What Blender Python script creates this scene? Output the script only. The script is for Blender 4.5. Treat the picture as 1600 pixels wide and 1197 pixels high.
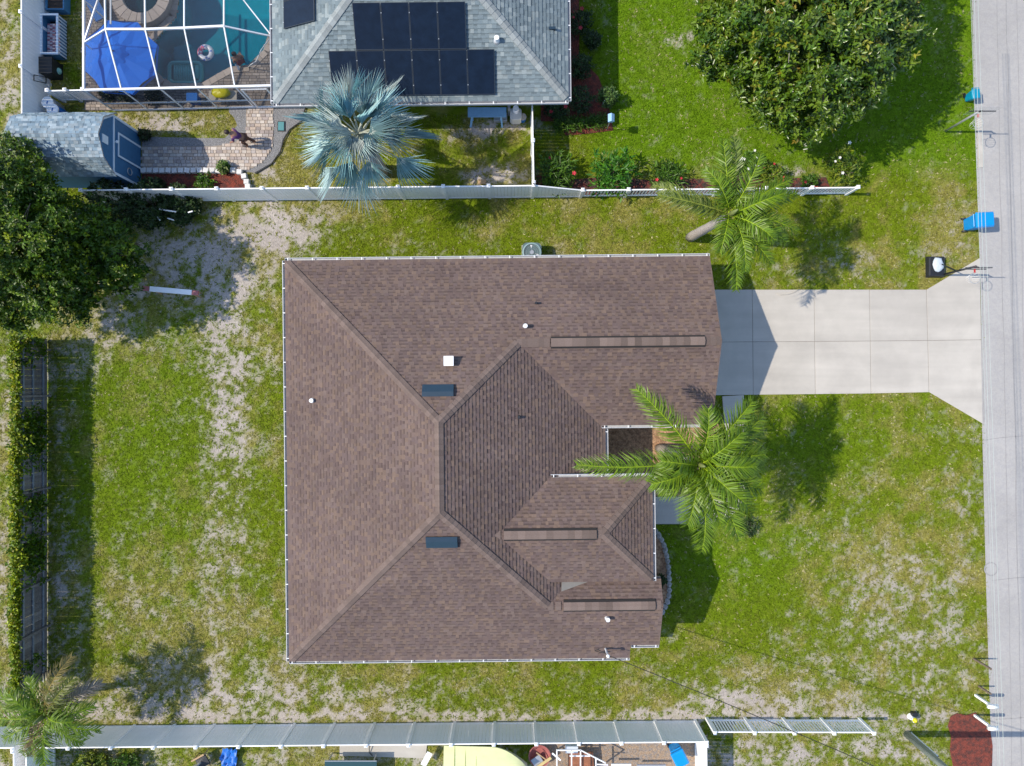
import bpy, bmesh, math, random
import numpy as np
from mathutils import Vector, Matrix, Euler

for _o in list(bpy.data.objects): bpy.data.objects.remove(_o)
scene = bpy.context.scene
COL = scene.collection
R = math.radians

# ------------------------------------------------------------------ camera
CAM_H = 31.0
FPX = 1600 * 24.0 / 36.0           # focal length in photo pixels
cam_d = bpy.data.cameras.new('camera'); cam_d.lens = 24; cam_d.sensor_width = 36
cam_d.clip_start = 0.1; cam_d.clip_end = 2000
cam = bpy.data.objects.new('camera', cam_d); COL.objects.link(cam)
cam.location = (0, 0, CAM_H); cam.rotation_euler = (0, 0, 0)
scene.camera = cam

# ------------------------------------------------------------------ sky and sun (from the west)
SUN_TAN = 0.92                      # shadow length per metre of height
SUN_EL = math.atan(1 / SUN_TAN)
world = bpy.data.worlds.new('World'); scene.world = world; world.use_nodes = True
wn = world.node_tree.nodes; wl = world.node_tree.links
bg = wn['Background']; bg.inputs['Strength'].default_value = 0.15
sky = wn.new('ShaderNodeTexSky'); sky.sky_type = 'NISHITA'; sky.sun_disc = False
sky.sun_elevation = SUN_EL; sky.sun_rotation = R(270); sky.air_density = 1.0; sky.dust_density = 0.6; sky.ozone_density = 1.5
wl.new(sky.outputs['Color'], bg.inputs['Color'])
sun_d = bpy.data.lights.new('sun', 'SUN'); sun_d.energy = 3.05; sun_d.angle = R(0.53); sun_d.color = (1.0, 0.905, 0.765)
sun = bpy.data.objects.new('sun', sun_d); COL.objects.link(sun)
sun.location = (-30, 0, 35); sun.rotation_euler = (0, -math.atan(SUN_TAN), 0)
vs = scene.view_settings
vs.view_transform = 'Standard'; vs.look = 'None'; vs.gamma = 1.0; vs.exposure = 0.75; vs.use_curve_mapping = False
scene.render.engine = 'CYCLES'
scene.cycles.max_bounces = 8; scene.cycles.transparent_max_bounces = 16

# ------------------------------------------------------------------ measuring helper: photo pixel + height -> point
def P(px, py, z=0.0):
    s = (CAM_H - z) / FPX
    return Vector(((px - 800) * s, (598.5 - py) * s, z))
def PX(pts, z=0.0): return [P(a, b, z) for a, b in pts]

# ------------------------------------------------------------------ materials
MATS = {}
def mat(name, col, rough=0.6, var=0.0, scale=6.0, bump=0.0, bscale=None, metal=0.0, spec=0.5, attr=False, orand=0.0, detail=5.0, transl=0.0, vcol=None, bdist=0.02, lf=0.0, lfs=0.35, streak=0.0):
    """Principled material; colour = base (or the mesh's own 'col' attribute) * noise * per-object variation"""
    if name in MATS: return MATS[name]
    m = bpy.data.materials.new(name); m.use_nodes = True; MATS[name] = m
    nt = m.node_tree; N = nt.nodes; L = nt.links
    b = N['Principled BSDF']; b.inputs['Roughness'].default_value = rough; b.inputs['Metallic'].default_value = metal
    b.inputs['Specular IOR Level'].default_value = spec
    tc = N.new('ShaderNodeTexCoord')
    if attr:
        a = N.new('ShaderNodeAttribute'); a.attribute_name = 'col'; c = a.outputs['Color']
    else:
        a = N.new('ShaderNodeRGB'); a.outputs[0].default_value = (*col, 1); c = a.outputs[0]
    def mul(c, fac):
        mx = N.new('ShaderNodeMix'); mx.data_type = 'RGBA'; mx.blend_type = 'MULTIPLY'; mx.inputs[0].default_value = 1
        L.new(c, mx.inputs[6]); L.new(fac, mx.inputs[7]); return mx.outputs[2]
    if vcol is not None:
        n = N.new('ShaderNodeTexNoise'); n.inputs['Scale'].default_value = scale * 0.37; n.inputs['Detail'].default_value = 6
        L.new(tc.outputs['Object'], n.inputs['Vector'])
        mr = N.new('ShaderNodeMapRange'); mr.inputs[1].default_value = 0.42; mr.inputs[2].default_value = 0.62
        L.new(n.outputs[0], mr.inputs[0])
        mx = N.new('ShaderNodeMix'); mx.data_type = 'RGBA'; L.new(mr.outputs[0], mx.inputs[0]); L.new(c, mx.inputs[6]); mx.inputs[7].default_value = (*vcol, 1); c = mx.outputs[2]
    if var > 0:
        n = N.new('ShaderNodeTexNoise'); n.inputs['Scale'].default_value = scale; n.inputs['Detail'].default_value = detail; n.inputs['Roughness'].default_value = 0.65
        L.new(tc.outputs['Object'], n.inputs['Vector'])
        mr = N.new('ShaderNodeMapRange'); mr.inputs[1].default_value = 0.25; mr.inputs[2].default_value = 0.75
        mr.inputs[3].default_value = 1 - var; mr.inputs[4].default_value = 1 + var
        L.new(n.outputs[0], mr.inputs[0]); c = mul(c, mr.outputs[0])
    if lf > 0:                      # broad uneven weathering
        n = N.new('ShaderNodeTexNoise'); n.inputs['Scale'].default_value = lfs; n.inputs['Detail'].default_value = 7; n.inputs['Roughness'].default_value = 0.6; n.inputs['Distortion'].default_value = 0.6
        L.new(tc.outputs['Object'], n.inputs['Vector'])
        mr = N.new('ShaderNodeMapRange'); mr.inputs[1].default_value = 0.3; mr.inputs[2].default_value = 0.7; mr.inputs[3].default_value = 1 - lf; mr.inputs[4].default_value = 1 + lf
        L.new(n.outputs[0], mr.inputs[0]); c = mul(c, mr.outputs[0])
    if streak > 0:                  # long worn streaks along x (wheel tracks, run-off)
        mp = N.new('ShaderNodeMapping'); mp.inputs['Scale'].default_value = (0.12, 1.5, 1.0); L.new(tc.outputs['Object'], mp.inputs['Vector'])
        n = N.new('ShaderNodeTexNoise'); n.inputs['Scale'].default_value = 1.3; n.inputs['Detail'].default_value = 6; L.new(mp.outputs[0], n.inputs['Vector'])
        mr = N.new('ShaderNodeMapRange'); mr.inputs[1].default_value = 0.35; mr.inputs[2].default_value = 0.65; mr.inputs[3].default_value = 1 - streak; mr.inputs[4].default_value = 1 + streak
        L.new(n.outputs[0], mr.inputs[0]); c = mul(c, mr.outputs[0])
    if orand > 0:
        oi = N.new('ShaderNodeObjectInfo'); mr = N.new('ShaderNodeMapRange'); mr.inputs[3].default_value = 1 - orand; mr.inputs[4].default_value = 1 + orand
        L.new(oi.outputs['Random'], mr.inputs[0]); c = mul(c, mr.outputs[0])
    L.new(c, b.inputs['Base Color'])
    if bump > 0:
        n = N.new('ShaderNodeTexNoise'); n.inputs['Scale'].default_value = bscale or scale * 4; n.inputs['Detail'].default_value = 4
        L.new(tc.outputs['Object'], n.inputs['Vector'])
        bp = N.new('ShaderNodeBump'); bp.inputs['Strength'].default_value = bump; bp.inputs['Distance'].default_value = bdist
        L.new(n.outputs[0], bp.inputs['Height']); L.new(bp.outputs[0], b.inputs['Normal'])
    if transl > 0:
        t = N.new('ShaderNodeBsdfTranslucent'); L.new(c, t.inputs['Color'])
        ms = N.new('ShaderNodeMixShader'); ms.inputs[0].default_value = transl
        L.new(b.outputs[0], ms.inputs[1]); L.new(t.outputs[0], ms.inputs[2]); L.new(ms.outputs[0], N['Material Output'].inputs[0])
    return m

M_white = mat('white_vinyl', (0.90, 0.90, 0.90), 0.4, 0.03, 1.5, vcol=(0.86, 0.86, 0.85))
M_wmetal = mat('white_aluminium', (0.80, 0.81, 0.82), 0.4, 0.04, 3)
M_gutter = mat('gutter_white', (0.43, 0.44, 0.46), 0.45, 0.12, 4)
M_shing = mat('brown_shingle', (0.2, 0.14, 0.12), 0.95, 0.10, 22, 0.4, 90, spec=0.12, attr=True, bdist=0.01, lf=0.12, lfs=0.45)
M_cap = mat('brown_ridge_cap', (0.152, 0.114, 0.099), 0.95, 0.12, 14, 0.4, 80, spec=0.12, orand=0.15, bdist=0.01)
M_ventcap = mat('brown_vent_cap', (0.168, 0.126, 0.108), 0.95, 0.12, 14, 0.4, 80, spec=0.15, orand=0.28, bdist=0.01)
M_gshing = mat('grey_shingle', (0.3, 0.33, 0.34), 0.95, 0.10, 22, 0.4, 90, spec=0.12, attr=True, bdist=0.01, lf=0.10, lfs=0.45)
M_gcap = mat('grey_ridge_cap', (0.26, 0.285, 0.285), 0.95, 0.14, 14, 0.4, 80, spec=0.15, orand=0.15, bdist=0.01)
M_fascia = mat('fascia_paint', (0.42, 0.34, 0.29), 0.6, 0.05)
M_stucco = mat('stucco', (0.52, 0.46, 0.38), 0.85, 0.06, 3, 0.5, 60)
M_bstucco = mat('blue_stucco', (0.30, 0.42, 0.55), 0.85, 0.06, 3, 0.5, 60)
M_dark = mat('dark_gap', (0.02, 0.018, 0.018), 0.9)
M_teal_metal = mat('dark_teal_metal', (0.014, 0.036, 0.060), 0.45, 0.1, 5)
M_black = mat('black_plastic', (0.016, 0.018, 0.022), 0.45, 0.1, 8)
M_concrete = mat('concrete', (0.452, 0.420, 0.370), 0.85, 0.05, 1.3, 0.25, 40, orand=0.04, vcol=(0.42, 0.39, 0.345), lf=0.06, lfs=0.6, streak=0.055)
M_glass = mat('window_glass', (0.02, 0.03, 0.04), 0.06, spec=0.8)
M_garage = mat('garage_door_paint', (0.6, 0.57, 0.52), 0.5, 0.03)
M_steel = mat('grey_steel', (0.42, 0.44, 0.46), 0.4, 0.08, 6, metal=0.5)
M_wire = mat('wire_grey', (0.36, 0.40, 0.38), 0.5)
M_wireblk = mat('wire_black', (0.02, 0.02, 0.02), 0.5)
M_leaf = mat('leaf', (0.06, 0.1, 0.02), 0.42, attr=True, transl=0.22, spec=0.35)
M_gleaf = mat('glossy_leaf', (0.06, 0.1, 0.02), 0.3, attr=True, transl=0.15, spec=0.5)
M_palm = mat('palm_leaf', (0.06, 0.1, 0.02), 0.4, attr=True, transl=0.25, spec=0.4)
M_silver = mat('silver_palm_leaf', (0.3, 0.4, 0.4), 0.45, attr=True, transl=0.12, spec=0.4)
M_bark = mat('bark', (0.16, 0.12, 0.09), 0.9, 0.3, 9, 0.8, 30)
M_pbark = mat('palm_bark', (0.34, 0.30, 0.27), 0.9, 0.25, 12, 0.8, 25)
M_wood = mat('weathered_wood', (0.17, 0.16, 0.155), 0.85, 0.3, 7, 0.5, 40, orand=0.3)
M_twood = mat('tan_wood', (0.42, 0.28, 0.15), 0.7, 0.2, 8)
M_bluepl = mat('blue_plastic', (0.0, 0.115, 0.42), 0.4, 0.08, 5)
M_tealpl = mat('teal_plastic', (0.0, 0.27, 0.45), 0.4, 0.08, 5)
M_ublue = mat('blue_canvas', (0.0, 0.17, 0.78), 0.75, 0.06, 4, 0.15, 30)
M_shedblue = mat('shed_blue_paint', (0.035, 0.135, 0.27), 0.6, 0.12, 6)
M_redmulch = mat('red_mulch', (0.19, 0.040, 0.024), 0.95, 0.55, 14, 1.0, 22, bdist=0.06, vcol=(0.095, 0.030, 0.022))
M_brmulch = mat('brown_mulch', (0.46, 0.28, 0.165), 0.95, 0.6, 16, 1.0, 24, bdist=0.06, vcol=(0.27, 0.15, 0.085))
M_gravel = mat('grey_gravel', (0.22, 0.22, 0.225), 0.95, 0.6, 28, 1.0, 30, bdist=0.05)
M_brgravel = mat('brown_gravel', (0.34, 0.24, 0.16), 0.95, 0.5, 22, 1.0, 30, bdist=0.05, vcol=(0.26, 0.22, 0.19))
M_paver = mat('paver', (0.4, 0.35, 0.3), 0.9, 0.18, 12, 0.3, 60, attr=True)
M_stone = mat('edge_stone', (0.30, 0.29, 0.28), 0.9, 0.25, 9, 0.6, 25, orand=0.2)
M_wstone = mat('white_block', (0.66, 0.65, 0.63), 0.9, 0.12, 9, 0.4, 25, orand=0.08)
M_lime = mat('lime_boat_cover', (0.60, 0.63, 0.34), 0.6, 0.08, 3)
M_yellow = mat('yellow_vinyl', (0.62, 0.56, 0.0), 0.4, 0.1, 6)
M_red = mat('red_plastic', (0.45, 0.03, 0.03), 0.5, 0.1, 6)
M_rust = mat('rusty_brown', (0.26, 0.10, 0.05), 0.8, 0.35, 7)
M_pink = mat('pink_vinyl', (0.75, 0.2, 0.3), 0.4)
M_tarp = mat('blue_tarp', (0.01, 0.14, 0.55), 0.45, 0.15, 4, 0.4, 9)
M_skin = mat('skin', (0.33, 0.17, 0.11), 0.6)
M_purple = mat('purple_shirt', (0.10, 0.03, 0.13), 0.8, 0.25, 20)
M_brown = mat('brown_cloth', (0.12, 0.055, 0.035), 0.85, 0.15, 20)
M_hair = mat('dark_hair', (0.03, 0.015, 0.012), 0.6)
M_maroon = mat('maroon_cloth', (0.16, 0.03, 0.035), 0.8, 0.2, 20)
M_pole = mat('weathered_pole', (0.30, 0.33, 0.30), 0.85, 0.2, 6, 0.4, 30)
M_flower_r = mat('red_flower', (0.45, 0.02, 0.035), 0.6, orand=0.3)
M_flower_w = mat('white_flower', (0.78, 0.78, 0.72), 0.6)
M_acgreen = mat('ac_cabinet', (0.09, 0.14, 0.145), 0.5, 0.08, 5)
M_basin = mat('pool_plaster', (0.06, 0.50, 0.56), 0.7, 0.12, 2.5)

# ------------------------------------------------------------------ mesh helpers
ORG = {}
def setp(o, label=None, cat=None, group=None, kind=None):
    if label: o['label'] = label
    if cat: o['category'] = cat
    if group: o['group'] = group
    if kind: o['kind'] = kind
    return o
def thing(name, label, cat, loc=(0, 0, 0), group=None, rz=0.0):
    o = bpy.data.objects.new(name, None); COL.objects.link(o); o.location = loc; o.rotation_euler = (0, 0, rz)
    o.empty_display_size = 0.2
    ORG[o.name] = Vector(loc) if rz == 0 else Vector((0, 0, 0))
    return setp(o, label, cat, group)
def link(name, me, m=None, parent=None, loc=(0, 0, 0), rot=None):
    o = bpy.data.objects.new(name, me); COL.objects.link(o)
    if m is not None and len(me.materials) == 0: me.materials.append(m)
    if parent is not None: o.parent = parent
    o.location = loc
    if rot is not None: o.rotation_euler = rot
    ORG[o.name] = ORG[parent.name] if parent is not None else Vector(loc)
    return o
class MB:
    def __init__(s): s.v = []; s.f = []; s.c = []
    def add(s, vs, fs, col=None):
        n = len(s.v); s.v.extend([tuple(p) for p in vs]); s.f.extend([tuple(i + n for i in f) for f in fs]); s.c.extend([col] * len(fs)); return s
    def box(s, x0, y0, z0, x1, y1, z1, col=None):
        return s.add([(x0, y0, z0), (x1, y0, z0), (x1, y1, z0), (x0, y1, z0), (x0, y0, z1), (x1, y0, z1), (x1, y1, z1), (x0, y1, z1)],
                     [(0, 3, 2, 1), (4, 5, 6, 7), (0, 1, 5, 4), (1, 2, 6, 5), (2, 3, 7, 6), (3, 0, 4, 7)], col)
    def cbox(s, c, size, rz=0, z0=None, top=None, col=None):
        """box centred at c (x,y,zc); optional top=(sx,sy) taper"""
        a, b, h = size[0] / 2, size[1] / 2, size[2] / 2
        ta, tb = (a, b) if top is None else (top[0] / 2, top[1] / 2)
        cs, sn = math.cos(rz), math.sin(rz); out = []
        for (x, y, z) in ((-a, -b, -h), (a, -b, -h), (a, b, -h), (-a, b, -h), (-ta, -tb, h), (ta, -tb, h), (ta, tb, h), (-ta, tb, h)):
            out.append((c[0] + x * cs - y * sn, c[1] + x * sn + y * cs, c[2] + z))
        return s.add(out, [(0, 3, 2, 1), (4, 5, 6, 7), (0, 1, 5, 4), (1, 2, 6, 5), (2, 3, 7, 6), (3, 0, 4, 7)], col)
    def bar(s, p, q, w, h=None, up=(0, 0, 1), col=None):
        """square bar from p to q"""
        p = Vector(p); q = Vector(q); h = h or w; d = (q - p).normalized(); u = Vector(up)
        if abs(d.dot(u)) > 0.98: u = Vector((1, 0, 0))
        x = d.cross(u).normalized() * w / 2; y = x.cross(d).normalized() * h / 2
        vs = [p - x - y, p + x - y, p + x + y, p - x + y, q - x - y, q + x - y, q + x + y, q - x + y]
        return s.add(vs, [(0, 1, 2, 3), (7, 6, 5, 4), (0, 4, 5, 1), (1, 5, 6, 2), (2, 6, 7, 3), (3, 7, 4, 0)], col)
    def cyl(s, x, y, z0, z1, r0, r1=None, n=16, cap=True, col=None):
        r1 = r0 if r1 is None else r1
        vs = [(x + r0 * math.cos(2 * math.pi * i / n), y + r0 * math.sin(2 * math.pi * i / n), z0) for i in range(n)] + \
             [(x + r1 * math.cos(2 * math.pi * i / n), y + r1 * math.sin(2 * math.pi * i / n), z1) for i in range(n)]
        fs = [(i, (i + 1) % n, n + (i + 1) % n, n + i) for i in range(n)]
        if cap: fs += [tuple(range(n - 1, -1, -1)), tuple(range(n, 2 * n))]
        return s.add(vs, fs, col)
    def lathe(s, cx, cy, prof, n=20, col=None):
        vs = []; fs = []
        for r, z in prof:
            for i in range(n): vs.append((cx + r * math.cos(2 * math.pi * i / n), cy + r * math.sin(2 * math.pi * i / n), z))
        for k in range(len(prof) - 1):
            for i in range(n): fs.append((k * n + i, k * n + (i + 1) % n, (k + 1) * n + (i + 1) % n, (k + 1) * n + i))
        return s.add(vs, fs, col)
    def tube(s, pts, r, n=6, r1=None, col=None, closed=False, cap=True):
        pts = [Vector(p) for p in pts]; K = len(pts); vs = []; fs = []
        for k, p in enumerate(pts):
            a = pts[(k - 1) % K] if (closed or k > 0) else pts[k]; b = pts[(k + 1) % K] if (closed or k < K - 1) else pts[k]
            d = (b - a).normalized(); u = Vector((0, 0, 1)) if abs(d.z) < 0.95 else Vector((1, 0, 0))
            x = d.cross(u).normalized(); y = x.cross(d).normalized(); rr = r if r1 is None else r + (r1 - r) * k / max(1, K - 1)
            if isinstance(r, (list, tuple)): rr = r[k]
            for i in range(n):
                t = 2 * math.pi * i / n; vs.append(p + x * rr * math.cos(t) + y * rr * math.sin(t))
        for k in range(K if closed else K - 1):
            for i in range(n): fs.append((k * n + i, k * n + (i + 1) % n, ((k + 1) % K) * n + (i + 1) % n, ((k + 1) % K) * n + i))
        if not closed and cap: fs += [tuple(range(n - 1, -1, -1)), tuple((K - 1) * n + i for i in range(n))]
        return s.add(vs, fs, col)
    def prism(s, poly, z0, z1, col=None):
        n = len(poly); vs = [(p[0], p[1], z0) for p in poly] + [(p[0], p[1], z1) for p in poly]
        return s.add(vs, [tuple(range(n - 1, -1, -1)), tuple(range(n, 2 * n))] + [(i, (i + 1) % n, n + (i + 1) % n, n + i) for i in range(n)], col)
    def ball(s, c, rx, ry=None, rz=None, n=14, m=8, jit=0.0, rng=None, col=None):
        ry = ry or rx; rz = rz or rx; vs = []; fs = []
        for j in range(m + 1):
            th = math.pi * j / m
            for i in range(n):
                ph = 2 * math.pi * i / n; k = 1 + (rng.uniform(-jit, jit) if rng else 0)
                vs.append((c[0] + rx * k * math.sin(th) * math.cos(ph), c[1] + ry * k * math.sin(th) * math.sin(ph), c[2] + rz * k * math.cos(th)))
        for j in range(m):
            for i in range(n): fs.append((j * n + i, (j + 1) * n + i, (j + 1) * n + (i + 1) % n, j * n + (i + 1) % n))
        return s.add(vs, fs, col)
    def mesh(s, name, off=Vector((0, 0, 0)), smooth=False):
        me = bpy.data.meshes.new(name)
        me.from_pydata([(a - off[0], b - off[1], c - off[2]) for a, b, c in s.v], [], s.f)
        if any(c is not None for c in s.c):
            at = me.attributes.new('col', 'FLOAT_COLOR', 'FACE')
            at.data.foreach_set('color', np.array([(*(c or (0.5, 0.5, 0.5)), 1.0) for c in s.c], dtype=np.float32).ravel())
        if smooth: me.polygons.foreach_set('use_smooth', [True] * len(me.polygons))
        me.update(); return me
    def build(s, name, m, parent=None, smooth=False, loc=None, kind=None, bevel=0):
        if parent is not None: off = ORG[parent.name]
        else: off = Vector(loc) if loc is not None else Vector((0, 0, 0))
        me = s.mesh(name, off, smooth); o = link(name, me, m, parent, (0, 0, 0) if parent is not None else off)
        if kind: o['kind'] = kind
        if bevel:
            b = o.modifiers.new('bevel', 'BEVEL'); b.width = bevel; b.segments = 2; b.limit_method = 'ANGLE'
        return o
def np_mesh(name, V, F, C=None, smooth=False):
    """fast mesh from arrays: V (n,3), F (m,k), C (m,3)"""
    V = np.asarray(V, np.float32); F = np.asarray(F, np.int32); k = F.shape[1]; m = len(F)
    me = bpy.data.meshes.new(name); me.vertices.add(len(V)); me.vertices.foreach_set('co', V.ravel())
    me.loops.add(m * k); me.loops.foreach_set('vertex_index', F.ravel())
    me.polygons.add(m); me.polygons.foreach_set('loop_start', np.arange(0, m * k, k, dtype=np.int32))
    try: me.polygons.foreach_set('loop_total', np.full(m, k, dtype=np.int32))
    except Exception: pass
    if smooth: me.polygons.foreach_set('use_smooth', np.ones(m, dtype=bool))
    me.update(calc_edges=True)
    if C is not None:
        at = me.attributes.new('col', 'FLOAT_COLOR', 'FACE')
        at.data.foreach_set('color', np.concatenate([np.asarray(C, np.float32), np.ones((m, 1), np.float32)], 1).ravel())
    return me
def unit(a): return a / np.maximum(np.linalg.norm(a, axis=-1, keepdims=True), 1e-9)
def leaf_arrays(base, d, up, L, W, fold=0.15):
    """diamond leaves, two triangles each side of the midrib -> V, F(quads)"""
    n = len(base); d = unit(d); s = unit(np.cross(d, up)); u = np.cross(s, d)
    L = L[:, None]; W = W[:, None]
    p0 = base; p1 = base + d * L * 0.45 + s * W * 0.5 + u * W * fold; p2 = base + d * L - u * L * 0.10; p3 = base + d * L * 0.45 - s * W * 0.5 + u * W * fold
    V = np.stack([p0, p1, p2, p3], 1).reshape(-1, 3); i = np.arange(n)[:, None] * 4
    return V, np.concatenate([np.concatenate([i, i + 1, i + 2], 1), np.concatenate([i, i + 2, i + 3], 1)], 0)
# value noise for measured ground cover
_prm = np.random.RandomState(7).rand(256, 256)
def vnoise(x, y):
    xi = np.floor(x).astype(int); yi = np.floor(y).astype(int); fx = x - xi; fy = y - yi
    fx = fx * fx * (3 - 2 * fx); fy = fy * fy * (3 - 2 * fy)
    g = lambda a, b: _prm[a & 255, b & 255]
    return (g(xi, yi) * (1 - fx) + g(xi + 1, yi) * fx) * (1 - fy) + (g(xi, yi + 1) * (1 - fx) + g(xi + 1, yi + 1) * fx) * fy
def fbm(x, y, o=4):
    r = 0; a = 0.5; t = 0
    for k in range(o): r = r + a * vnoise(x * 2 ** k + 17.3 * k, y * 2 ** k + 9.1 * k); t += a; a *= 0.55
    return r / t
def sstep(a, b, x): t = np.clip((x - a) / (b - a), 0, 1); return t * t * (3 - 2 * t)
def inpoly(x, y, poly):
    r = np.zeros(x.shape, bool); n = len(poly)
    for i in range(n):
        x0, y0 = poly[i][0], poly[i][1]; x1, y1 = poly[(i + 1) % n][0], poly[(i + 1) % n][1]
        if y0 == y1: continue
        r ^= ((y0 > y) != (y1 > y)) & (x < (x1 - x0) * (y - y0) / (y1 - y0) + x0)
    return r
# ================================================================== SETTING: ground, road, paving
G = CAM_H / FPX                     # metres per photo pixel on the ground
def gp(pts): return [(P(a, b).x, P(a, b).y) for a, b in pts]
TH = 0.0108                          # the plot is turned by 0.62 degrees
def rot(x, y): return (x * math.cos(TH) - y * math.sin(TH), x * math.sin(TH) + y * math.cos(TH))
ROAD_W = gp([(1506, -260), (1518, 0), (1522, 140), (1527, 300), (1532, 440), (1534, 660), (1540, 900), (1548, 1160), (1554, 1420)])
ROAD = ROAD_W + [(28.5, ROAD_W[-1][1]), (28.5, ROAD_W[0][1])]
DRIVE = gp([(1090, 452.5), (1446, 452.5), (1530, 403), (1535, 662), (1452, 613), (1090, 619)])
WALK = gp([(1005, 776), (1132, 774), (1134, 700), (1128, 619), (1162, 617), (1166, 700), (1164, 780), (1140, 808), (1110, 819), (1005, 819)])
FRONTBED = gp([(925, 655), (1120, 655), (1130, 700), (1134, 774), (925, 776)])
SBED = gp([(1000, 828), (1022, 828), (1034, 842), (1043, 875), (1046, 925), (1041, 948), (1030, 962), (1000, 962)])
NDECK = gp([(130, -90), (440, -90), (440, 168), (200, 173), (133, 173)])
POOL = gp([(262, -60), (400, -60), (424, 0), (426, 40), (414, 80), (390, 104), (362, 107), (338, 120), (318, 132), (285, 133), (258, 127), (243, 112), (240, 66), (256, 48), (274, 28), (279, 0)])
PATH = gp([(222, 229), (330, 229), (358, 226), (378, 218), (385, 208), (385, 170), (427, 170), (428, 215), (424, 236), (412, 252), (395, 263), (370, 266), (222, 266)])
NGRAVEL = gp([(222, 214), (320, 216), (352, 216), (362, 206), (371, 196), (366, 184), (358, 176), (358, 170), (478, 165), (470, 190), (452, 202), (442, 218), (438, 236), (424, 255), (398, 270), (380, 268), (222, 268)])
REDBED = gp([(222, 268), (372, 268), (386, 276), (391, 294), (222, 296)])
EASTBED = gp([(885, -40), (905, -40), (905, 90), (935, 120), (950, 160), (958, 204), (920, 209), (884, 212), (870, 190), (845, 190), (845, 150), (885, 150)])
FBED = gp([(838, 274), (900, 280), (960, 276), (1010, 281), (1110, 279), (1160, 274), (1200, 280), (1290, 277), (1300, 300), (838, 306)])
SEBED = gp([(1484, 1119), (1494, 1114), (1509, 1117), (1523, 1113), (1535, 1124), (1546, 1138), (1550, 1165), (1549, 1200), (1552, 1300), (1489, 1300), (1488, 1196), (1483, 1172), (1485, 1150), (1480, 1134)])
SGRAV = gp([(835, 1150), (1105, 1148), (1105, 1320), (835, 1320)])
SPATIO = gp([(531, 1160), (668, 1158), (665, 1184), (531, 1180)])
NHOUSE_G = [(-9.4, 12.2), (1.9, 12.2), (1.9, 30), (-9.4, 30)]
HOUSE_G = [rot(*p) for p in [(-8.9, 4.7), (7.8, 4.7), (7.8, -1.3), (3.4, -1.3), (3.4, -4.3), (5.1, -4.3), (5.1, -10.2), (4.3, -10.2), (4.3, -11.0), (-8.9, -11.0)]]

SANDY = [(445, 345, 55, 30, .52), (320, 370, 90, 50, .28), (250, 440, 90, 50, .25), (340, 640, 16, 190, .42), (376, 640, 12, 170, .40), (310, 560, 60, 120, .16),
         (220, 950, 190, 80, .24), (260, 1092, 190, 22, .36), (600, 1120, 620, 9, .40), (1440, 1050, 90, 90, .26), (1400, 900, 80, 70, .20), (1505, 760, 22, 130, .24),
         (1340, 425, 130, 25, .26), (1060, 65, 22, 12, .62), (90, 700, 24, 300, .26), (10, 700, 22, 400, .27), (12, 120, 22, 130, .26), (770, 275, 40, 12, .7), (735, 210, 40, 16, .45),
         (800, 195, 34, 10, .5), (225, 190, 50, 14, .42), (300, 195, 60, 14, .3), (420, 260, 30, 30, .28), (500, 1185, 600, 20, .32), (1250, 1180, 160, 25, .36), (1140, 1100, 90, 18, .34),
         (1180, 1070, 120, 50, .20), (470, 1060, 220, 40, .12), (700, 1080, 300, 40, .12), (1240, 268, 24, 6, .5), (420, 500, 22, 200, .20), (160, 520, 40, 60, .3), (600, 380, 200, 18, .10),
         (1275, 880, 120, 80, .10), (1300, 640, 90, 50, .10), (1500, 360, 24, 60, .2)]
def cover(x, y):
    """sand (0..1), dryness (0..1), lushness for ground points"""
    px = x / G + 800; py = 598.5 - y / G
    S = 0
    for cx, cy, sx, sy, a in SANDY: S = S + a * np.exp(-0.5 * (((px - cx) / sx) ** 2 + ((py - cy) / sy) ** 2))
    n = 0.50 * fbm(x * 5.2, y * 5.2, 3) + 0.32 * fbm(x * 1.9 + 11, y * 1.9, 3) + 0.18 * fbm(x * 0.7 + 31, y * 0.7, 3)
    sand = sstep(0.545, 0.765, n + 0.40 * np.minimum(S, 0.75)) * np.clip(0.38 + 1.5 * S, 0, 1)
    lush = np.clip(sstep(900, 960, px) * sstep(300, 240, py) + 0.8 * np.exp(-0.5 * (((px - 1130) / 90) ** 2 + ((py - 850) / 70) ** 2)) + 0.45 * np.exp(-0.5 * (((px - 230) / 90) ** 2 + ((py - 650) / 180) ** 2)) + 0.5 * np.exp(-0.5 * (((px - 1250) / 120) ** 2 + ((py - 680) / 60) ** 2)), 0, 1)
    d = 0.5 * fbm(x * 0.35 + 5, y * 0.35 + 8, 4) + 0.5 * fbm(x * 1.6 + 50, y * 1.6, 4)
    dry = np.clip(sstep(0.42, 0.66, d) - 0.45 * lush, 0, 1)
    dry = np.clip(dry + 0.8 * np.exp(-0.5 * (((px - 420) / 40) ** 2 + ((py - 240) / 45) ** 2)) + 0.6 * np.exp(-0.5 * (((px - 300) / 70) ** 2 + ((py - 195) / 16) ** 2)), 0, 1)
    dry = np.clip(dry + 0.9 * np.clip(S, 0, .35) - 0.1, 0, 1)
    return sand, dry, lush
GREEN = np.array((0.140, 0.197, 0.006)); LUSH = np.array((0.102, 0.218, 0.003)); DRYC = np.array((0.256, 0.236, 0.056)); SAND = np.array((0.33, 0.29, 0.255)); SANDW = np.array((0.42, 0.38, 0.345))
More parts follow.
